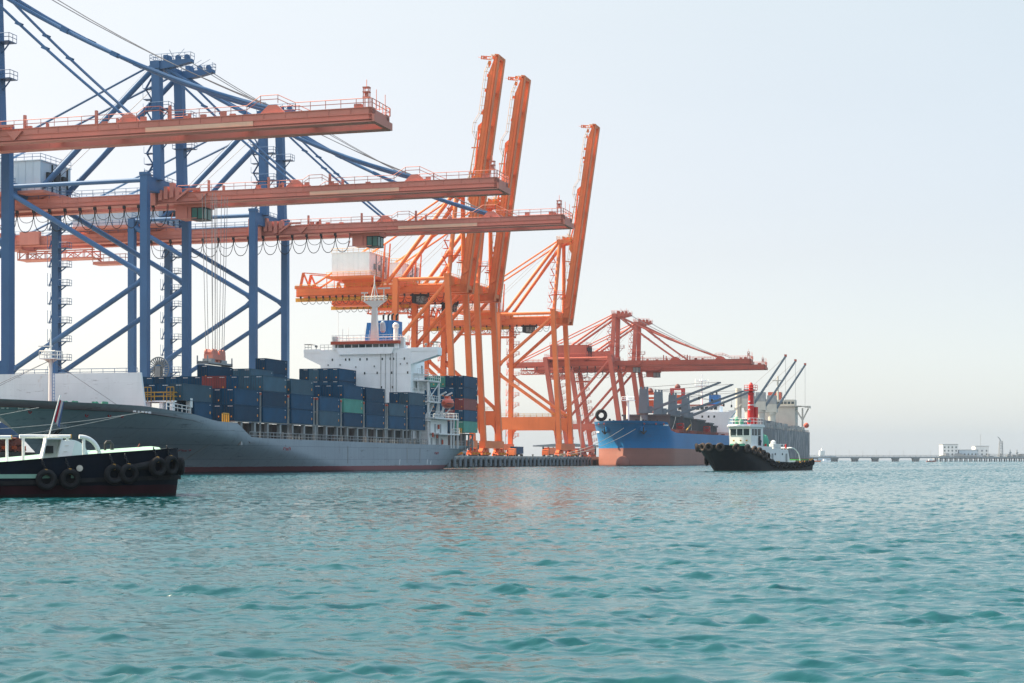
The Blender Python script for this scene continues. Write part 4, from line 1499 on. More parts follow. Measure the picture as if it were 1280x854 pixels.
    dh.rail([(13.5, U(320), 10.6), (13.5, U(335), 10.6), (8, U(335), 10.6)], 1.1, 1.2, .05)
    for u in (330.4, 332.2, 334.8):
        dh.box(13.2, 13.5, U(u) - .14, U(u) + .14, 4.4, 10.3)
    dh.rail([(13.5, U(331), 7.4), (13.5, U(335.6), 7.4)], 1.1, 1.2, .05)
    do = dh.obj('after_deck_house', M['white_clean'], R)
    dd = MB()
    for u, z in ((321.5, 4.6), (324.6, 4.6), (328, 4.6), (322.6, 7.5), (326, 7.5)):
        dd.box(12.41 if z > 7 else 12.01, 12.46 if z > 7 else 12.07, U(u), U(u) + .8, z, z + 1.8)
    dd.obj('door', M['deckgrey'], do)
    lk = MB()
    for u, z in ((320.8, 6.6), (323.4, 6.4), (326.8, 5.2), (324.4, 8.3)):
        lk.box(12.5, 12.75, U(u), U(u) + .5, z, z + .9)
    lk.obj('fire_locker', M['bandred'], do)
    dv = MB()
    for u in (326.6, 330.4):
        dv.bar((11.2, U(u), 10.6), (12.2, U(u), 15.2), .3, .3)
        dv.bar((12.2, U(u), 15.2), (13.6, U(u), 15.9), .3, .3)
        dv.bar((11.4, U(u), 10.6), (13.2, U(u), 12.6), .22, .22)
    dv.obj('boat_davit', M['white_clean'], R)
    cs = MB()
    for k in range(7):
        cs.box(11.4, 11.9, U(306) + k * 1.2, U(306.9) + k * 1.2, 4.3, 6.2)
    cs.obj('deck_locker', M['deckgrey'], R)
    af = MB()
    for u in np.arange(337.5, 350, 2.6):
        af.box(12.3, 12.6, U(u) - .15, U(u) + .15, 4.1, 7.6)
    af.bar((11.8, U(346.5), 4.6), (11.8, U(350.5), 7.4), .3, .3)
    af.bar((11.8, U(350.6), 7.5), (11.8, U(345.5), 7.5), .3, .3)
    af.rail([(12.6, U(336), 4.9), (12.0, U(350.5), 4.9)], 1.1, 1.3, .05)
    af.obj('after_stack_frame', M['deckgrey'], R)
    ay = MB().rail([(12.8, U(337), 7.6), (12.8, U(341), 7.6)], 1.1, 1.0, .06)
    ay.obj('after_yellow_rail', M['yellowrail'], R)
    return R


BAYS = [(212.0, 221.0), (228.3, 237.1), (238.4, 247.5), (249.2, 258.2), (260.8, 270.0), (271.6, 280.8), (282.4, 291.9), (294.2, 303.4), (305.3, 314.6), (339.6, 349.3)]
build_container_ship()

CT_W, CT_H = 2.03, 2.4


def container_proto(m, length, name='shipping_container'):
    t = thing(name, None, 'container', (0, 0, 0))
    b = MB()
    w2, H = CT_W / 2, CT_H
    b.box(-w2 + .05, w2 - .05, .05, length - .05, .06, H - .05)
    bo = b.obj('body', m, t)
    f = MB()
    for x in (-w2, w2):
        for y in (0, length):
            f.box(min(x, x * .93), max(x, x * .93), y if y == 0 else y - .1, .1 if y == 0 else y, .0, H - .01)
        for z in (.01, H - .1):
            f.box(min(x, x * .96), max(x, x * .96), .1, length - .1, z, z + .09)
    for y in (0, length - .08):
        for z in (.01, H - .1):
            f.box(-w2 * .93, w2 * .93, y, y + .08, z, z + .09)
    f.obj('frame', m, t)
    d = MB()
    for x in (-.62, -.25, .25, .62):
        d.tube((x, .02, .12), (x, .02, H - .15), .025, 5)
    d.obj('locking_bar', M['post'], t)
    k = MB()
    k.box(.42, .62, .02, .045, .5, .72)
    k.obj('sticker', M['orange_dot'], t)
    k = MB().box(w2 - .048, w2 - .02, length - .75, length - .5, .75, 1.1)
    k.obj('sticker', M['orange_dot'], t)
    MB().box(-.1, .72, .02, .045, H - .27, H - .2).obj('number_strip', M['white_mark'], t)
    MB().box(w2 - .048, w2 - .02, length - .8, length - .4, H - .40, H - .34).obj('number_strip', M['white_mark'], t)
    return t


CNAME = {'navy': 'dark navy', 'steelblue': 'greyish blue', 'ctgreen': 'green', 'ctred': 'maroon'}
TIER = ['bottom', 'second', 'third', 'fourth', 'fifth']
ORD = ['outermost', 'second', 'third', 'fourth', 'fifth', 'sixth', 'seventh', 'eighth', 'ninth', 'tenth', 'eleventh', 'twelfth']
BNAME = ['foremost bay', 'second bay from the bow', 'third bay from the bow', 'fourth bay from the bow', 'fifth bay from the bow', 'sixth bay from the bow', 'seventh bay from the bow', 'eighth bay from the bow', 'last bay before the bridge', 'stern stack']
protos = {}


def put_container(bay, row, tier, colour, du=0.0, length=None):
    a, b = BAYS[bay]
    L = length or (b - a)
    key = (colour, round(L, 1))
    lab = '%s container, %s tier, %s row from the water, %s' % (CNAME[colour], TIER[tier], ORD[row], BNAME[bay])
    v = 28.2 - 2.09 * row - CT_W / 2
    loc = W(a + du, v, 7.86 + tier * (CT_H + .012))
    if key not in protos:
        t = protos[key] = container_proto(M[colour], L)
    else:
        t = copy_tree(protos[key])
    t.location = loc
    t.rotation_euler = (0, 0, RZ)
    tag(t, lab, 'container', 'containers stacked on the container ship')


def pick():
    return 'steelblue' if random.random() < .22 else 'navy'


done = set()


def P_(bay, rows, tiers, colour=None, **kw):
    for r in rows:
        for t in tiers:
            if (bay, r, t) in done:
                continue
            done.add((bay, r, t))
            put_container(bay, r, t, colour or pick(), **kw)


# colours the photo shows on single boxes
P_(0, [0], [0], 'navy', du=3.4, length=5.6)
P_(0, [1], [0], 'navy', du=3.4, length=5.6)
P_(0, [0], [1], 'steelblue')
P_(0, range(1, 7), [1], 'navy')
P_(1, range(0, 3), [0, 1])
P_(2, [3, 4], [2], 'ctred')
P_(2, [0], [2], 'steelblue')
P_(2, range(0, 11), [2])
P_(2, [0, 1], [0, 1])
P_(3, [0], [0, 1, 2])
P_(3, [1], [2])
P_(3, [7], [3], 'navy')
P_(4, [0], [0, 1])
P_(4, [1, 2], [1])
P_(4, range(6, 9), [3])
P_(5, [0], [1], 'ctgreen')
P_(5, [0], [0, 2])
P_(5, [1, 2, 3], [2])
P_(5, [7], [4, 3], 'navy')
P_(6, [0], [0, 1, 2])
P_(6, [1], [2])
P_(7, [0], [0, 1])
P_(8, [0], [0, 1, 2])
P_(8, [1], [2])
P_(8, range(7, 11), [4, 3])
P_(9, [0], [0], 'ctgreen')
P_(9, [0], [2], 'ctred')
P_(9, [1], [1], 'ctred')
P_(9, [2], [4], 'ctgreen')
P_(9, [3], [4], 'ctgreen')
P_(9, range(0, 6), range(0, 5), 'navy')


# lifeboat on its davit
def build_lifeboat():
    t = thing('lifeboat', 'orange enclosed lifeboat hanging beside the white stair tower', 'lifeboat', W(328.5, 28.3, 13.6))
    mb = MB()
    prof = []
    n = 12
    for i in range(n + 1):
        a = i / n
        y = -2.6 + 5.2 * a
        r = 1.15 * (math.sin(math.pi * min(.97, max(.03, a))) ** .45)
        prof.append((max(.12, r), y))
    mb.lathe((0, 0, 0), prof, 16, axis=1)
    mb.v = [(x, y, z * (1.05 if z > 0 else .9)) for x, y, z in mb.v]
    mb.obj('hull', M['lifeboat'], t, 50)
    MB().torus((0, 0, -.05), (0, 0, 1), 1.0, .07, 24, 6).xf(Matrix.Diagonal((1.17, 2.45, 1, 1))).obj('rubbing_strake', M['dark'], t)
    MB().box(-.45, .45, -.9, .6, .95, 1.5).obj('conning_hatch', M['lifeboat'], t)
    h = MB().tube((0, -2.0, .7), (-.3, -2.0, 2.0), .05, 5).tube((0, 2.0, .7), (-.3, 2.0, 2.0), .05, 5)
    h.obj('lifting_hook', M['wire'], t)


build_lifeboat()


# spreader landing on the box of the fourth bay
def build_spreader():
    u, v, z = 253.7, 12.5, 7.86 + 4 * 2.412 + .05
    t = thing('container_spreader', 'rusty red lifting spreader with round sheaves resting on a navy container', 'spreader', W(u, v, z))
    f = MB().box(-.9, .9, -4.6, 4.6, .25, .55)
    for y in (-4.6, 4.4):
        f.box(-1.0, 1.0, y, y + .25, 0.02, .6)
        for x in (-1.0, .85):
            f.box(x, x + .15, y, y + .2, .1, 1.5)
    f.box(-.8, .8, -2.9, -1.6, .55, 1.1)
    f.box(-.8, .8, .9, 2.9, .55, 1.0)
    f.obj('frame', M['deckgrey'], t)
    h = MB().box(-.8, .8, -2.4, 2.4, 1.0, 1.9)
    for y in (-1.2, .4, 1.3):
        h.box(-.6, .6, y - .35, y + .35, .5, 1.3)
    h.obj('head_block', M['salmon'], t)
    for y in (-1.9, -.9, .9, 1.9):
        MB().lathe((0, y, 2.15), [(.55, -.75), (.6, -.7), (.6, -.5), (.4, -.45), (.4, .45), (.6, .5), (.6, .7), (.55, .75)], 14, axis=0).obj('sheave', M['salmon'], t)
    w = MB()
    for y in (-2.1, -1.2, .4, 1.4, 2.1):
        for x in (-.6, .6):
            w.tube((x, y, 2.3), (x * 1.6, y * 1.3, 45.9 - z), .05, 4)
    w.obj('hoist_rope', M['wire'], t)


build_spreader()


# mooring lines from the ship's bow
def rope(label, a, b, sag, r=.04):
    a, b = Vector(a), Vector(b)
    pts = [a.lerp(b, i / 16) - Vector((0, 0, sag * 4 * (i / 16) * (1 - i / 16))) for i in range(17)]
    mb = MB().sweep([p - a for p in pts], r, 6)
    o = mb.obj('mooring_rope', M['rope'], None, loc=a)
    tag(o, label, 'rope', 'mooring ropes of the container ship')


rope('upper pale mooring rope stretched from the grey bow past its white lettering', W(201.5, 27.9, 8.4), W(168, 15, 5.2), .6)
rope('lower pale mooring rope running under the red fairleads of the grey bow', W(199, 26.5, 7.9), W(166, 12, 3.4), .8)
rope('short mooring rope leading off the foremost red fairlead of the grey bow', W(186.5, 21.3, 8.6), W(162, 4, 4.2), .5)


# ------------------------------------------------------------------ bulk carriers
def build_bulker():
    U0 = 556.0
    R = thing('bulk_carrier', 'bright blue and red oxide bulk carrier moored bow towards us', 'ship', W(U0, 15, 0))
    U = lambda u: u - U0
    HB = 13.4
    zd = lerp_tab([(-4, 15.3), (10, 15.1), (13.0, 14.9), (14.2, 14.0), (17.5, 12.2), (26, 11.5), (90, 11.8), (185, 12.6)])
    stem = lerp_tab([(-2, -.5), (0, -1.2), (3, -.2), (6, 1.0), (9, .6), (12, -1.0), (15.5, -3.5)])

    def hb(u, z):
        f = min(1, max(0, z / 15))
        L = 27 - 5 * f
        t = min(1, max(0, (u - stem(z)) / L))
        b = HB * (1 - (1 - t) ** (2.1 + .4 * f)) ** (.80)
        if u > 165:
            b *= 1 - .2 * ((u - 165) / 20) ** 2
        return b
    h, rows = hull('hull', M['bulkblue'], R, stem, lambda z: 185, lambda u: -2.0, zd, hb, ns=64, nz=16, dense=2.6)
    deck('deck', M['oxide'], R, rows, 1.0)
    bl = MB().ball((0, -.4, .6), 2.3, 2.6, 2.8, 16, 10).obj('bow_bulb', M['bulkblue'], R, 60)
    # anchors on bolsters
    for sg in (-1, 1):
        u, z = 2.6, 12.4
        n0 = Vector((sg * hb(u, z), u, z))
        d = Vector((sg * .75, -.6, -.15)).normalized()
        b = MB().tube(n0 - d * 1.2, n0 + d * .9, 1.25, 14, 1.0)
        b.obj('anchor_bolster', M['bulkblue'], R)
        a = MB()
        c = n0 + d * 1.0
        a.bar(c + Vector((0, 0, 1.0)), c - Vector((0, 0, 1.4)), .4, .4)
        a.bar(c + Vector((-.9, -.3, -.3)), c - Vector((0, 0, 1.5)), .45, .4)
        a.bar(c + Vector((.9, .3, -.3)), c - Vector((0, 0, 1.5)), .45, .4)
        a.obj('anchor', M['dark'], R)
    nm = MB()
    for sg in (-1, 1):
        for i in range(5):
            u = 7.0 + i * .75 if sg > 0 else 8.4 + i * .75
            z = 13.9 if sg > 0 else 11.7
            if sg > 0:
                u += 3
            p = Vector((sg * (hb(u, z) + .04), u, z))
            q = Vector((sg * (hb(u + .5, z) + .04), u + .5, z))
            nm.bar(p, q, .1, .7 if sg < 0 else .45)
    nm.obj('bow_lettering', M['white_mark'], R)
    fl = MB()
    for u, sg in ((2, 1), (6, 1), (2, -1), (5, -1), (10, 1)):
        fl.torus((sg * (hb(u, 14.3) + .05), u, 14.3), (sg, -.6, 0), .3, .12, 10, 5)
    fl.obj('fairlead', M['bandred'], R)
    # forecastle gear
    fg = MB()
    for i in range(14):
        u = 1 + 15 * random.random()
        x = (random.random() - .5) * 1.5 * hb(u, 15)
        fg.box(x, x + .6, u, u + .6, 14.0, 15.3 + random.random() * 1.0)
    fg.obj('forecastle_gear', M['dark'], R)
    tr = MB().torus((-9.6, 9, 17.4), (.25, -1, 0), 1.5, .62, 22, 10)
    tr.obj('bow_fender_wheel', M['rubber'], R)
    fm = MB().tube((0, 8, 14), (0, 8, 23.5), .5, 10, .4)
    fm.box(-2.0, 2.4, 7.2, 8.8, 22.2, 22.5)
    fm.rail([(-2, 7.2, 22.5), (2.4, 7.2, 22.5)], 1.1, 1, .08)
    fm.tube((-.2, 8, 23), (-.2, 8, 25), .1, 5)
    fm.obj('fore_mast', M['white'], R)
    # hatch coamings: long dark grey blocks
    for a, b, zt in ((39, 58, 18.4), (65, 86, 18.4), (94, 114, 18.0), (122, 134, 17.2), (136, 144, 16.2)):
        c = MB().box(-8.5, 8.5, a, b, 11.0, zt - .6)
        c.box(-9, 9, a - .4, b + .4, zt - .6, zt)
        for k in np.arange(a, b, 2.2):
            c.box(8.5, 8.75, k, k + .15, 11, zt - .6)
        c.obj('hatch_coaming', M['darkgrey'], R)
    rl = MB().rail([(13.1, 19.5, 11.6), (13.1, 90, 11.7), (13.0, 165, 12.4)], 1.1, 1.8, .07)
    for i in range(36):
        u = 21 + 125 * random.random()
        rl.box(11.2, 12.4, u, u + 1 + random.random(), 11, 11.9 + 1.2 * random.random())
    rl.obj('deck_railing', M['oxide'], R)
    for u in (46.5, 104):
        b = MB()
        for x in (9.6, 11.8):
            for y in (0, 2):
                b.box(x, x + .3, u + y, u + y + .3, 11, 15.2)
        for z in (12.4, 13.6, 15):
            b.box(9.6, 12.1, u, u + 2.3, z, z + .35)
        b.box(10.2, 11.6, u + .5, u + 1.8, 11, 14.4)
        b.obj('red_winch_frame', M['tugred'], R)
    # deck cranes with jibs swung out over the water
    for u, zt, L, rise in ((35, 27.4, 25.8, 9.9), (61.5, 27.4, 26.2, 10.3), (90, 27.3, 26.0, 9.0), (118, 27.0, 24.2, 9.7)):
        c = MB()
        c.lathe((0, u, 0), [(1.35, 11), (1.35, 18.2), (1.6, 18.4), (1.6, 18.9)], 16)
        co = c.obj('crane_pedestal', M['bulkgrey'], R)
        hs = MB().prism([(-1.7, 18.9), (1.7, 18.9), (1.35, zt), (-1.35, zt)], 1, u - 1.4, u + 1.4)
        for x in (-1.3, 0, 1.0):
            hs.box(x, x + .5, u - .6, u + .6, zt, zt + .8)
        hs.box(1.7, 3.0, u - 1.0, u + 1.0, 18.9, 21.2)
        hs.box(-2.2, 2.6, u - 1.9, u + 1.9, 18.75, 18.9)
        hs.obj('crane_house', M['bulkgrey'], co)
        j = MB()
        a, b = Vector((1.2, u, 19.4)), Vector((1.2 + L, u + .6, 19.4 + rise))
        for y in (-.75, .75):
            j.bar(a + Vector((0, y, 0)), b + Vector((0, y * .5, 0)), .6, .95, (0, 0, 1), .45, .65)
        for i in range(10):
            p = a.lerp(b, i / 9)
            j.bar(p + Vector((0, -.7, 0)), p + Vector((0, .7, 0)), .2, .3)
        j.box(b.x - .5, b.x + .6, b.y - .5, b.y + .5, b.z - .2, b.z + .3)
        j.obj('jib', M['bulkgrey'], co)
        w = MB()
        for y in (-.5, .5):
            w.tube((0, u + y, zt + .6), b + Vector((0, y * .5, .3)), .06, 4)
            w.tube((0, u + y, zt + .4), a.lerp(b, .6) + Vector((0, y, .3)), .05, 4)
        p = a.lerp(b, .72)
        w.tube(p, p - Vector((0, 0, 2.2)), .06, 4)
        w.obj('luffing_rope', M['wire'], co)
        MB().box(p.x - .3, p.x + .3, p.y - .3, p.y + .3, p.z - 3.2, p.z - 2.2).obj('cargo_hook', M['dark'], co)
    # shore side red hopper gantries seen between the cranes are separate things, built below
    hs = MB().box(-13, 13, 147, 160, 11.5, 22.2)
    for z in (14, 16.6, 19.3):
        hs.box(-13.05, 13.05, 146.92, 147, z, z + .08)
    hs.prism([(13, 22.8), (15.6, 22.8), (15.6, 21.8), (13, 18.8)], 1, 147, 150)
    hs.box(-9, 9, 148, 157, 22.2, 25.0)
    ho = hs.obj('bridge_house', M['white'], R)
    for x in (-5, 1.5, 4.2, 6.6):
        MB().box(x, x + .7, 146.9, 146.97, 19.8, 20.7).obj('window', M['glass'], ho)
    for i in range(9):
        MB().box(-8.6 + 1.9 * i, -7.2 + 1.9 * i, 147.9, 147.97, 23.2, 24.4).obj('window', M['glass'], ho)
    MB().box(-9.2, 9.2, 147.6, 157.2, 25.0, 25.4).obj('roof', M['bandred'], ho)
    m2 = MB().tube((1, 151, 25), (1, 151, 36), .45, 8, .3)
    m2.box(-2, 4, 150.6, 151.4, 33.2, 33.6)
    m2.box(-1.2, 3.2, 150.6, 151.4, 35.3, 35.6)
    for x in (-1.8, 0, 2.4, 3.8):
        m2.tube((x, 151, 33.6), (x, 151, 36 + random.random()), .1, 4)
    m2.tube((1, 151, 35), (1, 151, 38.4), .12, 5)
    m2.obj('radar_mast', M['white'], R)
    f = MB().box(2.2, 6.4, 162, 168, 12, 30)
    fo = f.obj('funnel', M['funnelblue'], R)
    ex = MB().tube((3.4, 164, 30), (3.4, 164, 31.5), .4, 8).tube((5, 165, 30), (5, 165, 31.5), .4, 8).obj('exhaust_pipe', M['dark'], fo)
    bo = MB()
    bo.bar((9, 165, 20), (16, 164, 26), .5, .6)
    bo.bar((9, 165, 18), (9, 165, 22), .8, .8)
    bo.obj('provision_boom', M['cream'], R)
    pi = MB().bar((10.2, 60, 12), (11.0, 68, 15.2), .35, .35).obj('yellow_ramp_bar', M['yellowrail'], R)
    hsn = MB()
    hsn.sweep([(9.1, 36 + 12 * i / 10, 12.2 + 5.5 * (i / 10) ** 2) for i in range(11)], .14, 6)
    hsn.sweep([(9.1, 78 + 2.5 * math.sin(i / 3.2), 12.2 + 5.0 * (i / 10)) for i in range(11)], .14, 6)
    hsn.obj('hose', M['rope'], R)


build_bulker()
for i, (a, b, s) in enumerate((((W(561, 21, 14.2), W(520, 2, 3.3), 2.0)), (W(558, 17, 14.3), W(515, -.8, 3.3), 2.4))):
    pts = [a.lerp(b, k / 16) - Vector((0, 0, s * 4 * (k / 16) * (1 - k / 16))) for k in range(17)]
    o = MB().sweep([p - a for p in pts], .09, 6).obj('mooring_rope', M['rope'], None, loc=a)
    tag(o, ['pale mooring rope from the right hand fairlead of the blue bow to the quay', 'pale mooring rope from the stem of the blue bow to the quay'][i], 'rope', 'mooring ropes of the blue ship')


def build_old_bulker():
    U0 = 790.0
    R = thing('bulk_carrier', 'weathered dark grey bulk carrier with raised jibs and cream bridge behind the tug', 'ship', W(U0, 15, 0))
    HB = 13.4
    zd = lerp_tab([(0, 19.5), (16, 19.0), (18, 16.9), (100, 17.6), (222, 18.5)])
    stem = lerp_tab([(-2, 3), (6, 3), (16, 0), (20, -1)])

    def hb(u, z):
        t = min(1, max(0, (u - stem(z)) / 22))
        return HB * (1 - (1 - t) ** 2.5) ** .7
    h, rows = hull('hull', M['oldhull'], R, stem, lambda z: 222, lambda u: -2.0, zd, hb, ns=50, nz=10)
    deck('deck', M['oxide'], R, rows, .8)
    dk = MB().prism([(13, 1.5), (62, 1.5), (48, 16.6), (20, 16.6), (13, 14)], 0, 13.43, 13.47)  # thin dark grey sheet on the forward part of the hull side
    dk.obj('dark_hull_patch', M['darkgrey'], R)
    for a, b, zt in ((24, 60, 22), (66, 100, 22), (112, 150, 21.5), (156, 182, 21)):
        c = MB().box(-9, 9, a, b, 16, zt)
        for k in np.arange(a, b, 3):
            c.box(9, 9.3, k, k + .3, 16, zt)
        c.obj('hatch_coaming', M['bulkgrey'], R)
    rl = MB().rail([(13, 20, 17), (13, 220, 18.4)], 1.2, 3, .1)
    for i in range(60):
        u = 22 + 185 * random.random()
        rl.box(10, 12.4, u, u + 1.5 + 3 * random.random(), 16.4, 18.5 + 3.0 * random.random())
    rl.obj('deck_gear', M['deckgrey'], R)
    for u, tu, tz in ((63, 0, 54.5), (106, 0, 54.5), (152, 0, 55.0)):
        c = MB().lathe((0, u, 0), [(2.1, 16), (2.1, 27), (2.5, 27.3), (2.5, 28.5)], 14)
        c.box(-3, 3, u - 2.5, u + 2.5, 28.5, 33)
        c.lathe((-5.5, u + 1, 0), [(1.6, 16), (1.6, 38.5)], 12)
        co = c.obj('deck_crane', M['cream'], R)
        h2 = MB().box(-2.4, 2.6, u - 2, u + 2, 33, 38).box(-4, -2.4, u - 1.5, u + 1.5, 28.5, 36)
        h2.obj('crane_house', M['deckgrey'], co)
        j = MB()
        b = Vector((18.0, u + 4, tz))
        for y in (-1.4, 1.4):
            a = Vector((2.2, u + y, 30))
            j.bar(a, b + Vector((0, y * .4, 0)), .7, .9)
        for i in range(9):
            t = (i + .5) / 9
            p = Vector((2.2, u, 30)).lerp(b, t)
            k = 1.4 - .85 * t
            j.bar(p + Vector((0, -k, 0)), p + Vector((0, k, 0)), .25, .35)
        j.obj('jib', M['bulkgrey'], co)
        MB().box(b.x - .6, b.x + .6, b.y - .6, b.y + .6, b.z - .3, b.z + 1).obj('jib_head', M['bandred'], co)
        w = MB().tube((0, u, 38), b, .09, 4).tube(b, (b.x, b.y, 30), .07, 4)
        w.obj('luffing_rope', M['wire'], co)
    hs = MB().box(-12, 8.5, 190, 204, 17, 33)
    hs.box(-12, 12.0, 188.8, 203, 33.0, 33.4)
    hs.prism([(10.5, 33), (17.2, 31.8), (17.2, 33.2), (10.5, 33.2)], 1, 190, 193)
    hs.bar((9.0, 191.5, 31), (12.6, 191.5, 25), .8, .8)
    hs.bar((12.6, 191.5, 17), (12.6, 191.5, 32), .9, .9)
    hs.bar((12.6, 191.5, 25), (16.0, 191.5, 31.8), .8, .8)
    hs.box(-9, 8, 191, 202, 33.5, 37)
    hs.tube((-2, 194, 37), (-2, 194, 51), .7, 8, .5)
    hs.box(-5, 1, 193.5, 194.5, 48, 48.6)
    ho = hs.obj('bridge_house', M['cream'], R)
    for i in range(8):
        MB().box(-8.5 + 2.1 * i, -7.0 + 2.1 * i, 190.9, 190.97, 34.4, 35.8).obj('window', M['glass'], ho)
    MB().box(-9, -1.5, 204, 211, 17, 42).obj('funnel', M['bandred'], R)
    MB().ball((12, 217, 22.5), 1.6, 1.6, 1.6).obj('red_winch', M['bandred'], R)


build_old_bulker()


# ------------------------------------------------------------------ harbour tug
def tyre(mb, c, axis, R=.62, r=.22):
    mb.torus(c, axis, R, r, 22, 10, 1.25)
    return mb


def build_tug():
    # local: y along, bow at small y; x to port (towards the camera side)
    stern, bow = Vector((55.0, 327.0)), Vector((37.9, 306.5))
    d = (stern - bow).normalized()                       # local +y
    rz = math.atan2(d.y, d.x) - math.pi / 2
    R = thing('harbour_tug', 'black hulled tug with white wheelhouse and tall red mast, tyres round its bow', 'tug', (bow.x, bow.y, 0), rz)
    L = (stern - bow).length
    zd = lerp_tab([(-3.5, 4.75), (2, 4.5), (6, 3.9), (9, 2.9), (12, 1.75), (18, 1.55), (24, 1.85), (28, 2.35)])
    stem = lerp_tab([(-1, 0), (0, -1.0), (1.2, -1.7), (2.8, -2.9), (4.8, -3.8)])

    def hb(u, z):
        f = min(1, max(0, z / 4.2))
        t = min(1, max(0, (u - stem(z)) / (10 - 4 * f)))
        b = 4.3 * (1 - (1 - t) ** (2.2 + .8 * f)) ** (.85 - .25 * f)
        if u > 20:
            b *= 1 - .16 * ((u - 20) / 8) ** 2
        return b
    h, rows = hull('hull', M['tughull'], R, stem, lambda z: L + .3 + .3 * max(0, z), lambda u: -.9, zd, hb, ns=44, nz=12)
    deck('deck', M['deckgreen'], R, rows, .75)
    # the belt of tyres round the bow shoulder, then smaller ones along the side
    bt = []
    for u, sg in ((-3.75, 1), (-2.95, 1), (-.9, 1), (1.9, 1), (4.3, 1), (6.0, 1), (7.4, 1), (8.8, 1), (-3.4, -1), (-1.9, -1), (.6, -1), (3.2, -1), (6.0, -1)):
        z = zd(u) - .42 if u < 4 else zd(u) - .35
        b = hb(u, z) if u > -3.7 else .25
        t = Vector((sg * (hb(u + .25, z) - hb(max(u - .25, -3.79), z)), .5, 0)).normalized() if u > -3.5 else Vector((sg, .25, 0)).normalized()
        nrm = Vector((sg * t.y, -sg * t.x, 0)) if sg > 0 else Vector((-t.y, t.x, 0))
        tyre(MB(), Vector((sg * b, u, z)) + nrm * .42, nrm + Vector((0, 0, -.12)), .57, .235).obj('tyre_fender', M['rubber_brown'], R)
    for z, u in ((1.9, -.2), (1.6, .8)):
        tyre(MB(), Vector((-(hb(u, z) + .25), u, z)), Vector((-1, -.8, 0)), .5, .22).obj('tyre_fender', M['rubber'], R)
    for u in np.arange(11, L + .5, 1.55):
        z = zd(u) - .62
        tyre(MB(), Vector((hb(u, z) + .2, u, z)), (1, 0, 0), .42, .2).obj('tyre_fender', M['rubber'], R)
    for u in (12.5, 13.2, 21, 22, 23, 25.4, 26.4):
        MB().torus((hb(u, 1) + .22, u, zd(u) - .1), (1, 0, 0), .16, .07, 8, 5).obj('chain_shackle', M['yellowrail'], R)
    rb = MB()
    pts = [(hb(u, zd(u) - .4) + .12, u, zd(u) - .75) for u in np.arange(9, L, 1.0)]
    rb.sweep(pts, .2, 8)
    rb.obj('rubbing_strake', M['rubber'], R)
    # superstructure
    dh = MB().prism([(6.0, 2.6), (6.6, 4.6), (13.2, 4.5), (13.6, 4.1), (19.3, 3.9), (20.2, 1.2), (7, 1.0)], 0, -2.7, 2.9)
    ho = dh.obj('deck_house', M['white_clean'], R)
    for u in (10.0, 12.2, 14.6, 17.2):
        MB().lathe((2.9, u, 3.1), [(.22, .002), (.22, .04)], 12, axis=0).obj('porthole', M['glass'], ho)
    for u in (13.3, 18.4):
        MB().box(2.9, 2.95, u, u + .6, 1.5, 3.2).obj('door', M['deckgrey'], ho)
    wl = MB().prism([(7.0, 4.6), (11.2, 4.6), (11.2, 8.2), (6.8, 8.2)], 0, -2.35, 2.35)
    wl.box(-2.55, 2.55, 6.4, 11.5, 8.1, 8.3)
    wl.prism([(6.3, 8.3), (11.6, 8.3), (11.2, 8.62), (6.9, 8.62)], 0, -2.5, 2.5)
    wo = wl.obj('wheelhouse', M['white_clean'], R)
    for a, b in ((-2.05, -.8), (-.6, .6), (.8, 2.05)):
        w = MB().box(a, b, 6.80, 6.86, 6.55, 7.75).obj('window', M['glass'], wo)
        MB().box(a - .07, b + .07, 6.83, 6.88, 6.48, 7.82).obj('window_frame', M['white'], w)
    for a, b in ((7.25, 7.9), (8.15, 9.0), (9.3, 10.3)):
        w = MB().box(2.36, 2.40, a, b, 6.55, 7.75).obj('window', M['glass'], wo)
        w = MB().box(-2.40, -2.36, a, b, 6.55, 7.75).obj('window', M['glass'], wo)
    MB().box(2.36, 2.41, 9.45, 10.25, 4.7, 6.45).obj('door', M['dark'], wo)
    MB().box(-1.9, 1.1, 6.4, 6.9, 4.62, 5.0).obj('foredeck_panel', M['greenpaint'], wo)
    sl = MB()
    for x in (-1.3, 0.2, 1.5):
        sl.lathe((x, 6.7, 5.6), [(.1, -.1), (.16, .12)], 8, axis=1)
    sl.obj('deck_lamp', M['yellowrail'], wo)
    for x in (-1.4, 0, 1.4):
        MB().box(x - .55, x + .55, 6.62, 6.7, 8.38, 8.52).obj('roof_vent', M['deckgrey'], wo)
    rr = MB().rail([(-2.3, 6.9, 8.6), (2.3, 6.9, 8.6), (2.3, 11.4, 8.6), (-2.3, 11.4, 8.6), (-2.3, 6.9, 8.6)], 1.15, 1.1, .04)
    rr.obj('roof_railing', M['white_clean'], wo)
    MB().lathe((-1.3, 7.8, 8.6), [(.3, 0), (.3, .6), (.42, .8), (.3, 1.3), (.1, 1.45)], 12).obj('searchlight', M['greenpaint'], wo)
    MB().lathe((-.1, 7.6, 8.6), [(.4, 0), (.4, .7), (.25, .95)], 12).obj('compass_dome', M['greenpaint'], wo)
    MB().lathe((1.2, 8.2, 8.9), [(.15, 0), (.36, .15), (.36, .45), (.15, .6)], 12).obj('loudhailer', M['dark'], wo)
    am = MB().tube((-1.6, 8.8, 8.6), (-1.6, 8.8, 13.8), .05, 6).tube((-2.2, 8.8, 12.2), (-1.0, 8.8, 12.2), .04, 4).box(-2.4, -1.7, 8.7, 8.9, 11.5, 11.8)
    am.obj('antenna_mast', M['deckgrey'], wo)
    # red mast and funnel
    ma = MB().lathe((.2, 10.4, 0), [(.72, 8.3), (.66, 10), (.48, 14.2), (.6, 14.3), (.6, 14.5), (.4, 14.6), (.38, 15.4)], 14)
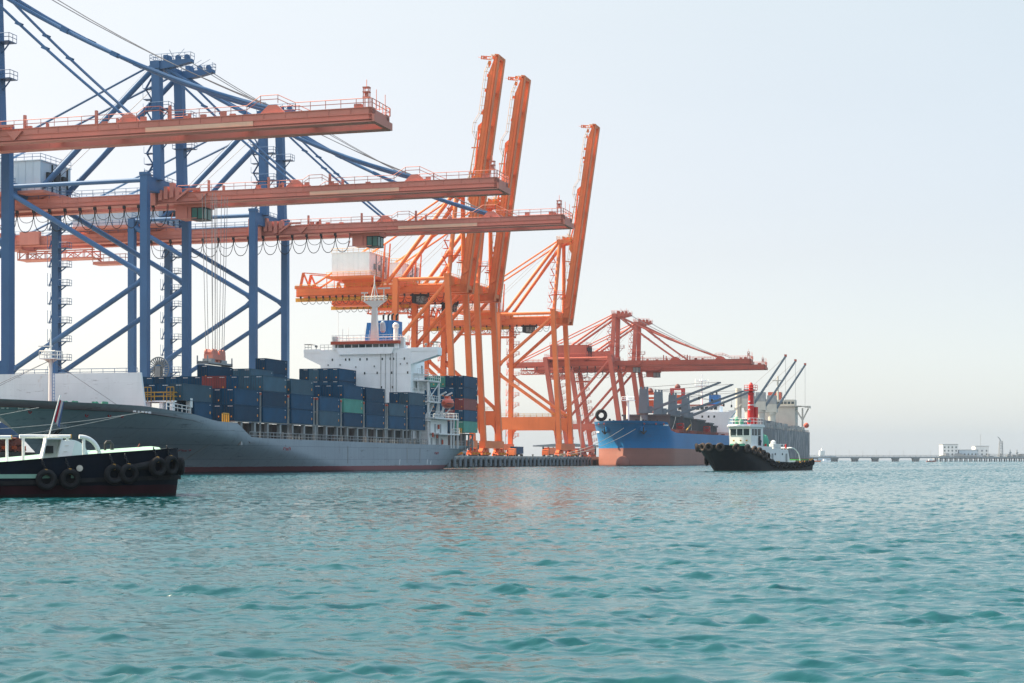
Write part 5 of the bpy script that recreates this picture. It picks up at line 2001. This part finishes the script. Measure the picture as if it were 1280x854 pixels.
    ma.box(.35, 1.0, 10.9, 11.6, 7.5, 11.9)
    ma.box(-.75, 1.15, 9.6, 11.1, 14.95, 15.08)
    ma.rail([(-.75, 9.6, 15.08), (1.15, 9.6, 15.08), (1.15, 11.1, 15.08)], .9, .6, .05)
    ma.lathe((.2, 10.4, 15.4), [(.45, 0), (.45, .5), (.3, .9), (.1, 1.1)], 12)
    mo = ma.obj('red_mast', M['tugred'], R)
    mm = MB()
    for z in (9.6, 11.4, 12.9):
        mm.lathe((.2, 9.85, z), [(.1, -.12), (.18, -.1), (.18, .12), (.1, .14)], 8)
    mm.lathe((.2, 10.4, 12.2), [(.585, 0), (.575, .14)], 14)
    mm.obj('mast_light', M['white_clean'], mo)
    # after deck: winch, capstan, towing arch
    for u, z in ((11.9, 5.4), (12.8, 5.2)):
        MB().lathe((1.9, u, z - .9), [(.55, 0), (.7, .3), (.6, 1.4), (.3, 2.2), (.1, 2.4)], 12).obj('ventilator', M['greenpaint'], R)
    rf = MB().box(1.2, 2.6, 14.4, 17.2, 4.0, 5.0).lathe((1.9, 15.6, 5.0), [(.5, 0), (.45, .5), (.15, .7)], 10)
    rf.rail([(2.75, 13.6, 4.0), (2.75, 19, 3.9)], 1.0, 1.0, .04)
    rf.obj('after_skylight', M['white_clean'], R)
    for u in (11.3, 18.6):
        MB().box(2.6, 2.85, u, u + .35, 4.2, 5.0).obj('life_ring_box', M['tugred'], R)
    ar = MB()
    for x in (-2.4, 2.4):
        ar.sweep([(x, 20.0 + .0, 4.2)] + [(x, 21.5 + 3.2 * math.sin(i / 10 * math.pi / 2), 1.4 + 2.9 * math.cos(i / 10 * math.pi / 2)) for i in range(11)], .09, 8)
    ar.tube((-2.4, 21.5, 4.3), (2.4, 21.5, 4.3), .13, 8)
    ar.obj('towing_arch', M['white_clean'], R)
    MB().box(-2, 1.5, 21, 24.5, 1.3, 1.9).box(.2, 1.0, 21.6, 22.6, 1.9, 3.1).obj('after_winch', M['white_clean'], R)
    MB().box(-3.0, 3.0, 24.6, 26.8, 1.95, 2.1).obj('stern_grating', M['capgreen'], R)
    return R, rz, bow, d


TUG, TUG_RZ, TUG_BOW, TUG_D = build_tug()


def build_person():
    # stands on the tug's side deck by the wheelhouse door, one arm bent to the rail
    px = Vector((-TUG_D.y * -1, -TUG_D.x * 1)) if False else Vector((TUG_D.y, -TUG_D.x))
    loc = TUG_BOW + TUG_D * 9.6 + px * 2.75
    t = thing('person', 'person in dark blue workwear standing at the side door of the white wheelhouse', 'person', (loc.x, loc.y, 4.42), TUG_RZ)
    h = 1.45
    V = [(0, 0, .52), (0, 0, .66), (0, 0, .80), (0, 0, .86), (0, 0, .93),
         (.06, 0, .49), (.07, .01, .27), (.07, 0, .04), (.07, .05, .015),
         (-.06, 0, .49), (-.07, -.01, .27), (-.07, 0, .04), (-.07, .05, .015),
         (.12, 0, .81), (.16, .01, .66), (.14, .10, .56),
         (-.12, 0, .81), (-.16, 0, .65), (-.16, .03, .50)]
    E = [(0, 1), (1, 2), (2, 3), (3, 4), (0, 5), (5, 6), (6, 7), (7, 8), (0, 9), (9, 10), (10, 11), (11, 12), (2, 13), (13, 14), (14, 15), (2, 16), (16, 17), (17, 18)]
    rds = [.085, .08, .09, .04, .06, .065, .045, .032, .028, .065, .045, .032, .028, .042, .034, .026, .042, .034, .026]
    me = bpy.data.meshes.new('body')
    me.from_pydata([(x * h, y * h, z * h) for x, y, z in V], E, [])
    o = bpy.data.objects.new('body', me)
    COL.objects.link(o)
    o.parent = t
    md = o.modifiers.new('skin', 'SKIN')
    for i, v in enumerate(me.skin_vertices[0].data):
        v.radius = (rds[i] * h, rds[i] * h * .85)
    me.skin_vertices[0].data[0].use_root = True
    sb = o.modifiers.new('sub', 'SUBSURF')
    sb.levels = sb.render_levels = 1
    me.materials.append(M['clothes'])
    MB().ball((0, 0, .945 * h), .062 * h, .075 * h, .062 * h, 12, 6).obj('cap', M['bandred'], t)


build_person()


# ------------------------------------------------------------------ work boat at the left edge
def build_workboat():
    stern = Vector((-18.1, 93.0))
    near = Vector((-28.0, 88.2))
    d = (stern - near).normalized()
    rz = math.atan2(d.y, d.x)
    # local x runs aft (to the right in the picture), y away from the camera; origin at the near lower corner of the stern
    stern = stern - d * .02
    R = thing('work_boat', 'black workboat with pale green deck and white pipe rails, cut by the left edge', 'boat', (stern.x, stern.y, 0), rz)
    B = 7.6
    Lb = 24.0
    top = lerp_tab([(-24, 1.8), (-16, 1.7), (-10, 1.80), (-5.1, 2.25), (-.8, 2.56), (0, 2.6)])

    def plan(x, f):
        """inset of the side at height fraction f: the stern corners are rounded"""
        t = max(0, (x + 2.4) / 2.4)
        return 1.1 * t ** 2.4 + .25 * (1 - f) ** 2
    mb = MB()
    xs = [-Lb + i * (Lb - 3) / 20 for i in range(21)] + [-2.6, -2.1, -1.6, -1.2, -.8, -.45, -.2, 0]
    nz = 9
    for sg in (0, 1):
        o = len(mb.v)
        for x in xs:
            for k in range(nz + 1):
                f = k / nz
                z = -.7 + (top(x) + .7) * f
                xx = x - (.28 * (1 - f) ** 2 if x > -3 else 0) - (.0 if x < -.5 else .25 * max(0, f - .55))
                y = plan(x, f)
                mb.v.append((xx, y if sg == 0 else B - y, z))
        n = nz + 1
        for i in range(len(xs) - 1):
            for k in range(nz):
                q = (o + i * n + k, o + (i + 1) * n + k, o + (i + 1) * n + k + 1, o + i * n + k + 1)
                mb.f.append(q if sg == 0 else q[::-1])
    n = nz + 1
    o2 = len(xs) * n
    a0 = (len(xs) - 1) * n
    for k in range(nz):
        mb.f.append((a0 + k, o2 + a0 + k, o2 + a0 + k + 1, a0 + k + 1))
    for i in range(len(xs) - 1):
        mb.f.append((i * n, o2 + i * n, o2 + (i + 1) * n, (i + 1) * n))
    mb.obj('hull', M['boathull'], R, 40)
    # bulwark cap, inner face and deck
    cap = MB()
    inn = MB()
    for sg in (0, 1):
        pts = []
        for x in xs:
            y = plan(x, 1)
            pts.append(Vector((x - (.11 if x > -.5 else 0), (y if sg == 0 else B - y), top(x))))
        for a, b in zip(pts, pts[1:]):
            s = 1 if sg == 0 else -1
            q = [(a.x, a.y - .03 * s, a.z + .0), (b.x, b.y - .03 * s, b.z), (b.x, b.y + .22 * s, b.z + .0), (a.x, a.y + .22 * s, a.z)]
            up = .07
            (cap).add([(p[0], p[1], p[2]) for p in q] + [(p[0], p[1], p[2] + up) for p in q], [(0, 1, 2, 3), (4, 7, 6, 5), (0, 4, 5, 1), (1, 5, 6, 2), (2, 6, 7, 3), (3, 7, 4, 0)])
            dz = 1.0
            inn.add([(a.x, a.y + .14 * s, a.z - dz), (b.x, b.y + .14 * s, b.z - dz), (b.x, b.y + .14 * s, b.z), (a.x, a.y + .14 * s, a.z)], [(0, 1, 2, 3)])
    cap.box(-.36, -.08, plan(0, 1), B - plan(0, 1), top(0), top(0) + .07)
    inn.box(-.5, -.37, plan(0, 1), B - plan(0, 1), top(0) - 1, top(0))
    cap.obj('bulwark_cap', M['boathull'], R)
    gl = MB()
    for a, b in zip(xs, xs[1:]):
        gl.bar((a, B - plan(a, 1) - .12, top(a) + .1), (b, B - plan(b, 1) - .12, top(b) + .1), .3, .06)
    gl.obj('green_rail_top', M['capgreen'], R)
    inn.obj('bulwark_lining', M['deckgreen'], R)
    dk = MB()
    for i, x in enumerate(xs):
        y = plan(x, 1) + .12
        zc = top(x) - .42
        dk.v += [(x - .3 if x > -.5 else x, y, zc), (x - .3 if x > -.5 else x, B * .6, zc + .55), (x - .3 if x > -.5 else x, B - y, zc + .62)]
        if i:
            a = 3 * (i - 1)
            dk.f += [(a, a + 3, a + 4, a + 1), (a + 1, a + 4, a + 5, a + 2)]
    dk.obj('deck', M['deckgreen'], R)
    # rubbing band and openings
    rb = MB()
    for a, b in zip(xs, xs[1:]):
        rb.bar((a, plan(a, .4) - .05, top(a) * .36 + .1), (b, plan(b, .4) - .05, top(b) * .36 + .1), .2, .22)
    rb.obj('rubbing_strake', M['rubber'], R)
    fp = MB().box(-11.2, -7.2, -.03, .03, 1.02, 1.24)
    fp.box(-6.2, -5.9, -.03, .03, 1.02, 1.2)
    fp.obj('freeing_port', M['deckgreen'], R)
    MB().lathe((-5.75, .0, 1.55), [(.17, -.06), (.17, .02)], 14, axis=1).obj('fairlead_opening', M['rope'], R)
    # tyres on the near side
    for x, z, nx in ((-7.55, .95, 0), (-6.3, .98, 0), (-3.95, 1.22, .12), (-3.15, 1.25, .2), (-1.55, 1.62, .42), (-.72, 1.7, .7)):
        y = plan(x, .6) - .28
        t = tyre(MB(), (x, y, z), (nx, -1, 0), .40, .165).obj('tyre_fender', M['rubber'], R)
        MB().torus((x, y - .02, z + .41), (nx, -1, 0), .06, .17, 8, 6).xf(Matrix.Identity(4))
        ch = MB()
        for k in range(5):
            ch.torus((x - .05 * k, y + .1, z + .5 + .13 * k), (1, (k % 2) * 1.0, 0), .07, .022, 8, 5)
        ch.obj('chain', M['dark'], t)
        yb_ = MB()
        for k in range(3):
            a = rad(84 + 7 * k)
            yb_.ball((x + .4 * math.cos(a), y, z + .4 * math.sin(a)), .065, .2, .175, 8, 5)
        yb_.obj('yellow_band', M['yellowrail'], t)
    tyre(MB(), (.12, 1.3, 1.66), (1, -.35, 0), .36, .16).obj('tyre_fender', M['rubber'], R)
    tyre(MB(), (.2, 3.6, 1.66), (1, 0, 0), .36, .16).obj('tyre_fender', M['rubber'], R)
    pf = MB().sweep([(-2.9 + .3 * i, plan(-2.9 + .3 * i, .6) - .12 - .05 * math.sin(i), 1.55 + .06 * i) for i in range(5)], .22, 10)
    pf.obj('fender_roll', M['rubber'], R)
    # pipe rails
    def zdk(x):
        return top(x) - .1
    pr = MB()
    ry = 1.5
    pr.sweep([(-8.65, ry, 3.27), (-5.95, ry, 3.28)], .105, 14)
    for x in (-8.45, -6.1):
        pr.tube((x, ry, zdk(x) - .3), (x, ry, 3.22), .075, 10)
    po = pr.obj('pipe_rail', M['white_clean'], R)
    MB().lathe((-5.95, ry, 3.28), [(.11, 0), (.11, .05), (.03, .07)], 14, axis=0).obj('yellow_cap', M['yellowrail'], po)
    pr = MB().sweep([(-14, ry, 3.18), (-9.1, ry, 3.22)], .105, 14)
    pr.tube((-9.3, ry, zdk(-11) - .3), (-9.3, ry, 3.15), .075, 10)
    po = pr.obj('pipe_rail', M['white_clean'], R)
    MB().lathe((-9.1, ry, 3.22), [(.11, 0), (.11, .05), (.03, .07)], 14, axis=0).obj('yellow_cap', M['yellowrail'], po)
    ar = MB()
    pts = [(-5.55, ry - .4, 3.26)] + [(-5.5 + 1.05 * math.sin(i / 12 * math.pi / 2), ry - .4, 2.1 + 1.16 * math.cos(i / 12 * math.pi / 2) ** .9) for i in range(1, 12)] + [(-4.42, ry - .4, 1.95)]
    ar.sweep(pts, .12, 14)
    ar.tube((-5.3, ry - .4, 1.9), (-5.3, ry - .4, 3.2), .085, 10)
    ar.obj('towing_arch', M['white_clean'], R)
    # cable hatch box with an open door, half dome behind
    hb = MB()
    n_before = set(bpy.data.objects)
    def slant(x, z):
        return x + (z - 1.75) * .22
    for (a, b, y0, y1) in ((-8.25, -8.17, .45, 1.25), (-7.42, -7.36, .45, 1.25)):
        hb.add([(slant(a, 1.7), y0, 1.7), (slant(b, 1.7), y0, 1.7), (slant(b, 1.7), y1, 1.7), (slant(a, 1.7), y1, 1.7), (slant(a, 2.95), y0, 2.95), (slant(b, 2.95), y0, 2.95), (slant(b, 2.95), y1, 2.95), (slant(a, 2.95), y1, 2.95)],
               [(0, 3, 2, 1), (4, 5, 6, 7), (0, 1, 5, 4), (1, 2, 6, 5), (2, 3, 7, 6), (3, 0, 4, 7)])
    hb.box(slant(-8.25, 2.95), slant(-7.36, 2.95), .42, 1.28, 2.95, 3.03)
    hb.add([(slant(-8.2, 1.7), 1.2, 1.7), (slant(-7.4, 1.7), 1.2, 1.7), (slant(-7.4, 2.95), 1.2, 2.95), (slant(-8.2, 2.95), 1.2, 2.95)], [(0, 1, 2, 3)])
    ho = hb.obj('hatch_box', M['white_clean'], R)
    sd = MB().add([(slant(-7.36, 1.72), .46, 1.72), (slant(-6.75, 1.72), .18, 1.76), (slant(-6.75, 2.9), .18, 2.86), (slant(-7.36, 2.9), .46, 2.9),
                   (slant(-7.36, 1.72), .51, 1.72), (slant(-6.75, 1.72), .23, 1.76), (slant(-6.75, 2.9), .23, 2.86), (slant(-7.36, 2.9), .51, 2.9)],
                  [(0, 1, 2, 3), (7, 6, 5, 4), (0, 4, 5, 1), (1, 5, 6, 2), (2, 6, 7, 3), (3, 7, 4, 0)])
    do = sd.obj('door', M['white_clean'], ho)
    dr = MB()
    for z in (2.0, 2.28, 2.6):
        dr.box(slant(-7.2, z), slant(-6.9, z), .3, .33, z, z + .02)
    dr.obj('door_rib', M['rope'], do)
    MB().box(-7.9, -7.5, 1.0, 1.15, 2.2, 2.6).obj('valve', M['dark'], ho)
    dm = MB().prism([(-7.2, 1.9)] + [(-6.3 + .95 * math.cos(a), 1.9 + 1.05 * math.sin(a)) for a in [math.pi - i * math.pi / 14 for i in range(15)]], 1, 2.2, 3.6)
    dm.obj('curved_casing', M['house_grey'], R)
    for o in set(bpy.data.objects) - n_before:
        if o.parent == R:
            o.location += Vector((.55, 0, .16))
    cm = MB()
    for x in (-9.9, -8.8, -5.8):
        cm.box(x, x + .5, .35, .9, 1.7, 1.82)
    cm.obj('yellow_cleat', M['yellowrail'], R)
    bx = MB().box(-11.2, -10.5, .6, 1.6, 1.6, 1.95).prism([(-10.4, 1.6), (-8.6, 1.6), (-8.8, 1.86), (-10.1, 1.86)], 1, .4, 1.4)
    bx.box(-6.9, -5.9, .4, .9, 1.7, 1.86)
    bx.obj('deck_coaming', M['white_clean'], R)
    # staghorn bitt on the far side and small mooring gear
    bt = MB().tube((-3.1, 5.9, 2.3), (-3.1, 5.9, 2.95), .07, 8).tube((-2.7, 5.9, 2.3), (-2.7, 5.9, 2.95), .1, 8)
    bt.sweep([(-3.1, 5.9, 2.9), (-3.0, 5.9, 3.05), (-2.8, 5.9, 3.05), (-2.7, 5.9, 2.9)], .08, 8)
    bt.box(-3.4, -2.4, 5.7, 6.1, 2.2, 2.4)
    bt.obj('bitt', M['dark'], R)
    tm = MB().bar((-1.05, 6.9, 2.6), (-.85, 6.9, 2.95), .05, .05)
    tm.obj('stern_pin', M['oxide'], R)
    gr = MB()
    for i in range(18):
        x = -5.7 + 1.6 * random.random()
        y = 3.5 + 2 * random.random()
        gr.box(x, x + .25, y, y + .3, 2.0, 2.35 + .25 * random.random())
    gr.obj('deck_gear', M['white'], R)
    # flag staff with ensign
    fs = MB().tube((-7.25, .9, 3.1), (-6.6, .9, 5.5), .035, 8)
    fo = fs.obj('flag_staff', M['white_clean'], R)
    base = Vector((-6.63, .9, 5.4))
    down = (Vector((-7.25, .9, 3.1)) - Vector((-6.6, .9, 5.5))).normalized()
    bands = [('flagred', 0, .42), ('flagwhite', .42, .74), ('flagblue', .74, 1.0)]
    for c, a, b in bands:
        f = MB()
        n = 8
        for i in range(n + 1):
            t = i / n
            for k in (a, b):
                p = base + down * (.12 + 1.15 * t) + Vector((.28 * k * (1 - .3 * t) + .12 * t * k, .06 * math.sin(7 * k + 3 * t), -.28 * k * t - .16 * k))
                f.v.append(tuple(p))
            if i:
                j = 2 * (i - 1)
                f.f.append((j, j + 1, j + 3, j + 2))
        f.obj('flag_band', M[c], fo)


build_workboat()


# ------------------------------------------------------------------ things on the quay below the orange cranes
def UP(px, v):
    tx = (px - 640) / 2100
    Y = (v - VC) / (tx * ST - CT)
    return tx * CT * Y + ST * Y


def truck(label, u, v, ct, cc):
    t = thing('container_truck', label, 'truck', W(u, v, QZ), RZ - rad(90), 'trucks on the quay')
    # local x points along -v... the truck stands across the view
    ch = MB().box(-5.2, 3.6, -.5, .5, .7, 1.0)
    ch.obj('chassis', M['asphalt'], t)
    cb = MB().prism([(3.4, .6), (5.4, .6), (5.5, 1.4), (5.2, 2.6), (3.4, 2.7)], 1, -1.05, 1.05)
    co = cb.obj('cab', M['orange'], t)
    MB().prism([(5.36, 1.55), (5.42, 1.55), (5.26, 2.4), (5.2, 2.4)], 1, -.9, .9).obj('windscreen', M['glass'], co)
    for x in (-4.6, -3.6, 2.2, 4.5):
        for y in (-.85, .85):
            MB().lathe((x, y, .45), [(.3, -.16), (.45, -.13), (.45, .13), (.3, .16)], 12, axis=1).obj('wheel', M['rubber'], t)
    c = thing('shipping_container', ct, 'container', t.location + Vector((0, 0, 1.02)), RZ - rad(90), 'containers on trucks on the quay')
    MB().box(-5.2, 3.0, -1.0, 1.0, 0, 2.3).obj('body', M[cc], c)
    f = MB()
    for x in (-5.25, 2.9):
        for y in (-1.03, .93):
            f.box(x, x + .15, y, y + .1, 0, 2.35)
    f.obj('corner_post', M['post'], c)
    return t


truck('orange cab truck carrying a dark container between the orange cranes', UP(645, -14), -14, 'dark container riding on the orange cab truck on the quay', 'navy')
truck('orange truck with an orange container beside the foot of the rightmost crane', UP(686, -15), -15, 'orange container on the truck beside the rightmost orange crane', 'orange')
truck('orange truck partly hidden behind the rightmost orange crane foot', UP(722, -14), -14, 'red container low behind the rightmost orange crane foot', 'ctred')
cn = thing('open_shed', 'long dark roofed open shed low behind the rightmost orange crane', 'shed', W(UP(712, -50), -50, QZ))
m = MB()
for y in (-9, 0, 9):
    for x in (-10, 12):
        m.box(x - .3, x + .3, y - .3, y + .3, 0, 4.9)
m.obj('column', M['dark'], cn)
MB().prism([(-14, 5.0), (16, 5.0), (16, 5.5), (1, 6.6), (-14, 5.5)], 1, -12, 12).obj('roof', M['bulkgrey'], cn)
gh = thing('gate_kiosk', 'small grey kiosk with dark windows on the quay left of the crane foot', 'kiosk', W(560, -36, QZ))
MB().box(-2, 2, -2, 2, 0, 4.6).obj('wall', M['deckgrey'], gh)
MB().box(-2.3, 2.3, -2.3, 2.3, 4.6, 4.9).obj('roof', M['dark'], gh)
MB().box(-1.7, 1.7, -2.06, -2.0, 2.8, 4.2).obj('window', M['glass'], gh)
lw = thing('low_warehouse', 'long low grey warehouse far back on the quay under the crane portal', 'warehouse', W(760, -150, QZ))
MB().box(-40, 40, -14, 14, 0, 4.6).obj('wall', M['bulkgrey'], lw)
MB().prism([(-41, 4.6), (41, 4.6), (41, 5), (0, 6.2), (-41, 5)], 1, -15, 15).obj('roof', M['darkgrey'], lw)
for i, (u, v, hh, lab) in enumerate(((548, -24, 13, 'thin lamp mast on the quay beside the kiosk'), (590, -8, 15, 'thin lamp mast rising between the crane legs and the blue bow'))):
    lm = thing('lamp_mast', lab, 'lamp mast', W(u, v, QZ))
    MB().tube((0, 0, 0), (0, 0, hh), .13, 8, .07).obj('pole', M['deckgrey'], lm)
    MB().box(-.7, .7, -.2, .2, hh, hh + .25).obj('lamp_head', M['deckgrey'], lm)
# red grab unloader with its hopper, between the blue ship's deck cranes
for i, (u, v, zt, lab) in enumerate(((706, -6, 30.5, 'red hoist frame rising left behind the blue ship deck cranes'), (769, -6, 35, 'red open frame tower with cross bars behind the blue ship deck cranes'))):
    g = thing('unloader_tower', lab, 'tower', W(u, v, QZ), RZ, 'red towers behind the blue ship')
    m = MB()
    for x in (-2.6, 2.6):
        for y in (-2, 2):
            m.box(x - .5, x + .5, y - .5, y + .5, 0, zt - QZ)
    for z in (12, 19, 25, zt - QZ - .6):
        for y in (-2, 2):
            m.box(-3.1, 3.1, y - .35, y + .35, z, z + .8)
    m.obj('frame', M['tugred' if i else 'orange_red'], g)
    MB().box(-1.6, 1.6, -1.5, 1.5, zt - QZ - 7, zt - QZ - 3).obj('machine_cabin', M['orange_red'], g)
    m = MB().lathe((0, 0, zt - QZ), [(1.2, 0), (1.4, 1.0), (.5, 2.2)], 10)
    m.obj('hoist_drum', M['oxide'], g)


# ------------------------------------------------------------------ jetty with its plant, far away on the right
def X2(px, Y):
    return (px - 640) / 2100 * Y


def build_far():
    Y = 1900.0
    x0, x1 = X2(985, Y), X2(1330, Y)
    J = thing('jetty_bridge', 'long low concrete jetty on piers along the right horizon', 'jetty', (x0, Y, 0), 0)
    L = x1 - x0
    MB().box(0, L, 0, 12, 4.0, 5.7).obj('deck', M['farconcrete'], J)
    MB().rail([(0, 0, 5.7), (L, 0, 5.7)], 1.6, 6, .18).obj('railing', M['farconcrete'], J)
    for px in np.arange(1019, 1160, 25.4):
        x = X2(px, Y) - x0
        p = MB().box(x - 3.6, x + 3.6, 1, 11, 2.6, 4.0)
        for k in (-2.6, 0, 2.6):
            for y in (2.5, 9):
                p.tube((x + k, y, -1.2), (x + k, y, 2.6), .7, 8)
        p.obj('pier', M['farconcrete'], J)
    for px in np.arange(1172, 1326, 6.2):
        x = X2(px, Y) - x0
        p = MB()
        for y in (2, 10):
            p.tube((x, y, -1.2), (x, y, 4), .8, 8)
        p.obj('pile_pair', M['farconcrete'], J)
    MB().box(X2(1178, Y) - x0, L, 12, 46, 3.4, 5.6).obj('platform', M['farconcrete'], J)

    def blk(px0, px1, zt, lab, dep=14, roof=None, y=18, m='farwhite'):
        a, b = X2(px0, Y + y), X2(px1, Y + y)
        t = thing('plant_building', lab, 'building', ((a + b) / 2, Y + y, 5.6), 0, 'buildings on the jetty')
        w = (b - a) / 2
        MB().box(-w, w, 0, dep, 0, zt - 5.6).obj('wall', M[m], t)
        MB().box(-w - .4, w + .4, -.4, dep + .4, zt - 5.6, zt - 5.1).obj('roof', M['farconcrete'], t)
        ww = MB()
        n = max(2, int(w * 2 / 4))
        for z in np.arange(2, zt - 8.5, 4):
            for i in range(n):
                x = -w + (i + .5) * 2 * w / n
                ww.box(x - .8, x + .8, -.12, -.02, z, z + 1.7)
        ww.obj('window', M['glass'], t)
        return t
    blk(1178.5, 1197.5, 19.5, 'white block with grey windows at the left end of the jetty plant', 16)
    blk(1199, 1222, 13.2, 'low grey white hall between the two white blocks on the jetty', 14, m='house_grey')
    t = blk(1219, 1236, 17.6, 'white block with a thin aerial at the right of the jetty plant', 14, y=24)
    MB().tube((0, 6, 12), (0, 6, 26), .22, 6).obj('aerial', M['farconcrete'], t)
    cl = MB()
    rr = random.Random(3)
    for i in range(46):
        x = X2(1176 + 150 * rr.random(), Y) - x0
        w_, h_, d_ = 1 + 4 * rr.random(), .8 + 3.2 * rr.random() ** 2, 2 + 3 * rr.random()
        y = 13 + 2 * rr.random()
        cl.box(x, x + w_, y, y + d_, 5.6, 5.6 + h_)
    cl.box(X2(1238, Y) - x0, L, 13.5, 14.1, 7.2, 7.7)
    cl.box(X2(1238, Y) - x0, L, 13.5, 14.1, 8.4, 8.8)
    cl.obj('pipe_rack', M['farconcrete'], J)
    for px in np.arange(1030, 1180, 17.0):
        x = X2(px, Y) - x0
        MB().tube((x, 11, 5.7), (x, 11, 12.5), .14, 5).tube((x, 11, 12.4), (x, 8.5, 12.8), .12, 5).obj('lamp_post', M['farconcrete'], J)
    x = X2(1253, Y)
    t = thing('loading_tower', 'grey lattice loading tower with a bent arm on the far jetty', 'tower', (x, Y + 6, 5.6), 0)
    m = MB()
    for a in (-2, 2):
        for b in (-2, 2):
            m.bar((a, b, 0), (a * .7, b * .7, 18), .5, .5)
    for z in range(0, 18, 3):
        m.box(-2.1, 2.1, -2.1, 2.1, z, z + .4)
        m.bar((-2, -2, z), (2, -2, z + 3), .35, .35)
    m.obj('lattice', M['farconcrete'], t)
    MB().bar((0, 0, 17.5), (-1.8, 0, 21), .9, .9).bar((-1.8, 0, 21), (-3.6, 0, 22.6), .7, .7).obj('arm', M['farconcrete'], t)
    for px, hh in ((1264, 8), (1272.5, 8)):
        t = thing('dolphin_post', 'slim grey post at the %s of two near the right edge of the jetty' % ('left' if px < 1270 else 'right'), 'post', (X2(px, Y), Y + 4, 5.6), 0, 'posts on the jetty')
        MB().lathe((0, 0, 0), [(.9, 0), (.9, hh * .6), (.5, hh * .65), (.5, hh)], 8).obj('shaft', M['farconcrete'], t)
        MB().box(-1.4, 1.4, -1, 1, hh * .5, hh * .62).obj('platform', M['farconcrete'], t)
    for px, c, lab in ((1020, 'orange', 'tiny orange hulled launch nearest the jetty left end'), (1032, 'white', 'tiny pale launch right of the orange one under the jetty'), (1164, 'oxide', 'tiny brown boat moored in front of the jetty piles')):
        yy = 1500.0
        t = thing('launch', lab, 'boat', (X2(px, yy), yy, 0), 0, 'small boats by the jetty')
        MB().prism([(-4.2, .2), (3.4, .2), (4.6, 1.5), (-4.2, 1.3)], 1, -1.3, 1.3).obj('hull', M[c], t)
        MB().box(-2.2, .6, -.9, .9, 1.3, 2.7).obj('cabin', M['white'], t)
    yy = 3600.0
    t = thing('cargo_ship', 'pale hazy cargo ship on the horizon above the jetty left end', 'ship', (X2(1029, yy), yy, 0), 0)
    MB().prism([(-24, 0), (22, 0), (27, 11), (-24, 9)], 1, -8, 8).obj('hull', M['house_grey'], t)
    MB().box(-8, 2, -7, 7, 9, 22).box(-4, -1, -3, 3, 22, 27).obj('superstructure', M['farwhite'], t)
    MB().tube((-2, 0, 22), (-2, 0, 33), .5, 6).obj('mast', M['farwhite'], t)


build_far()
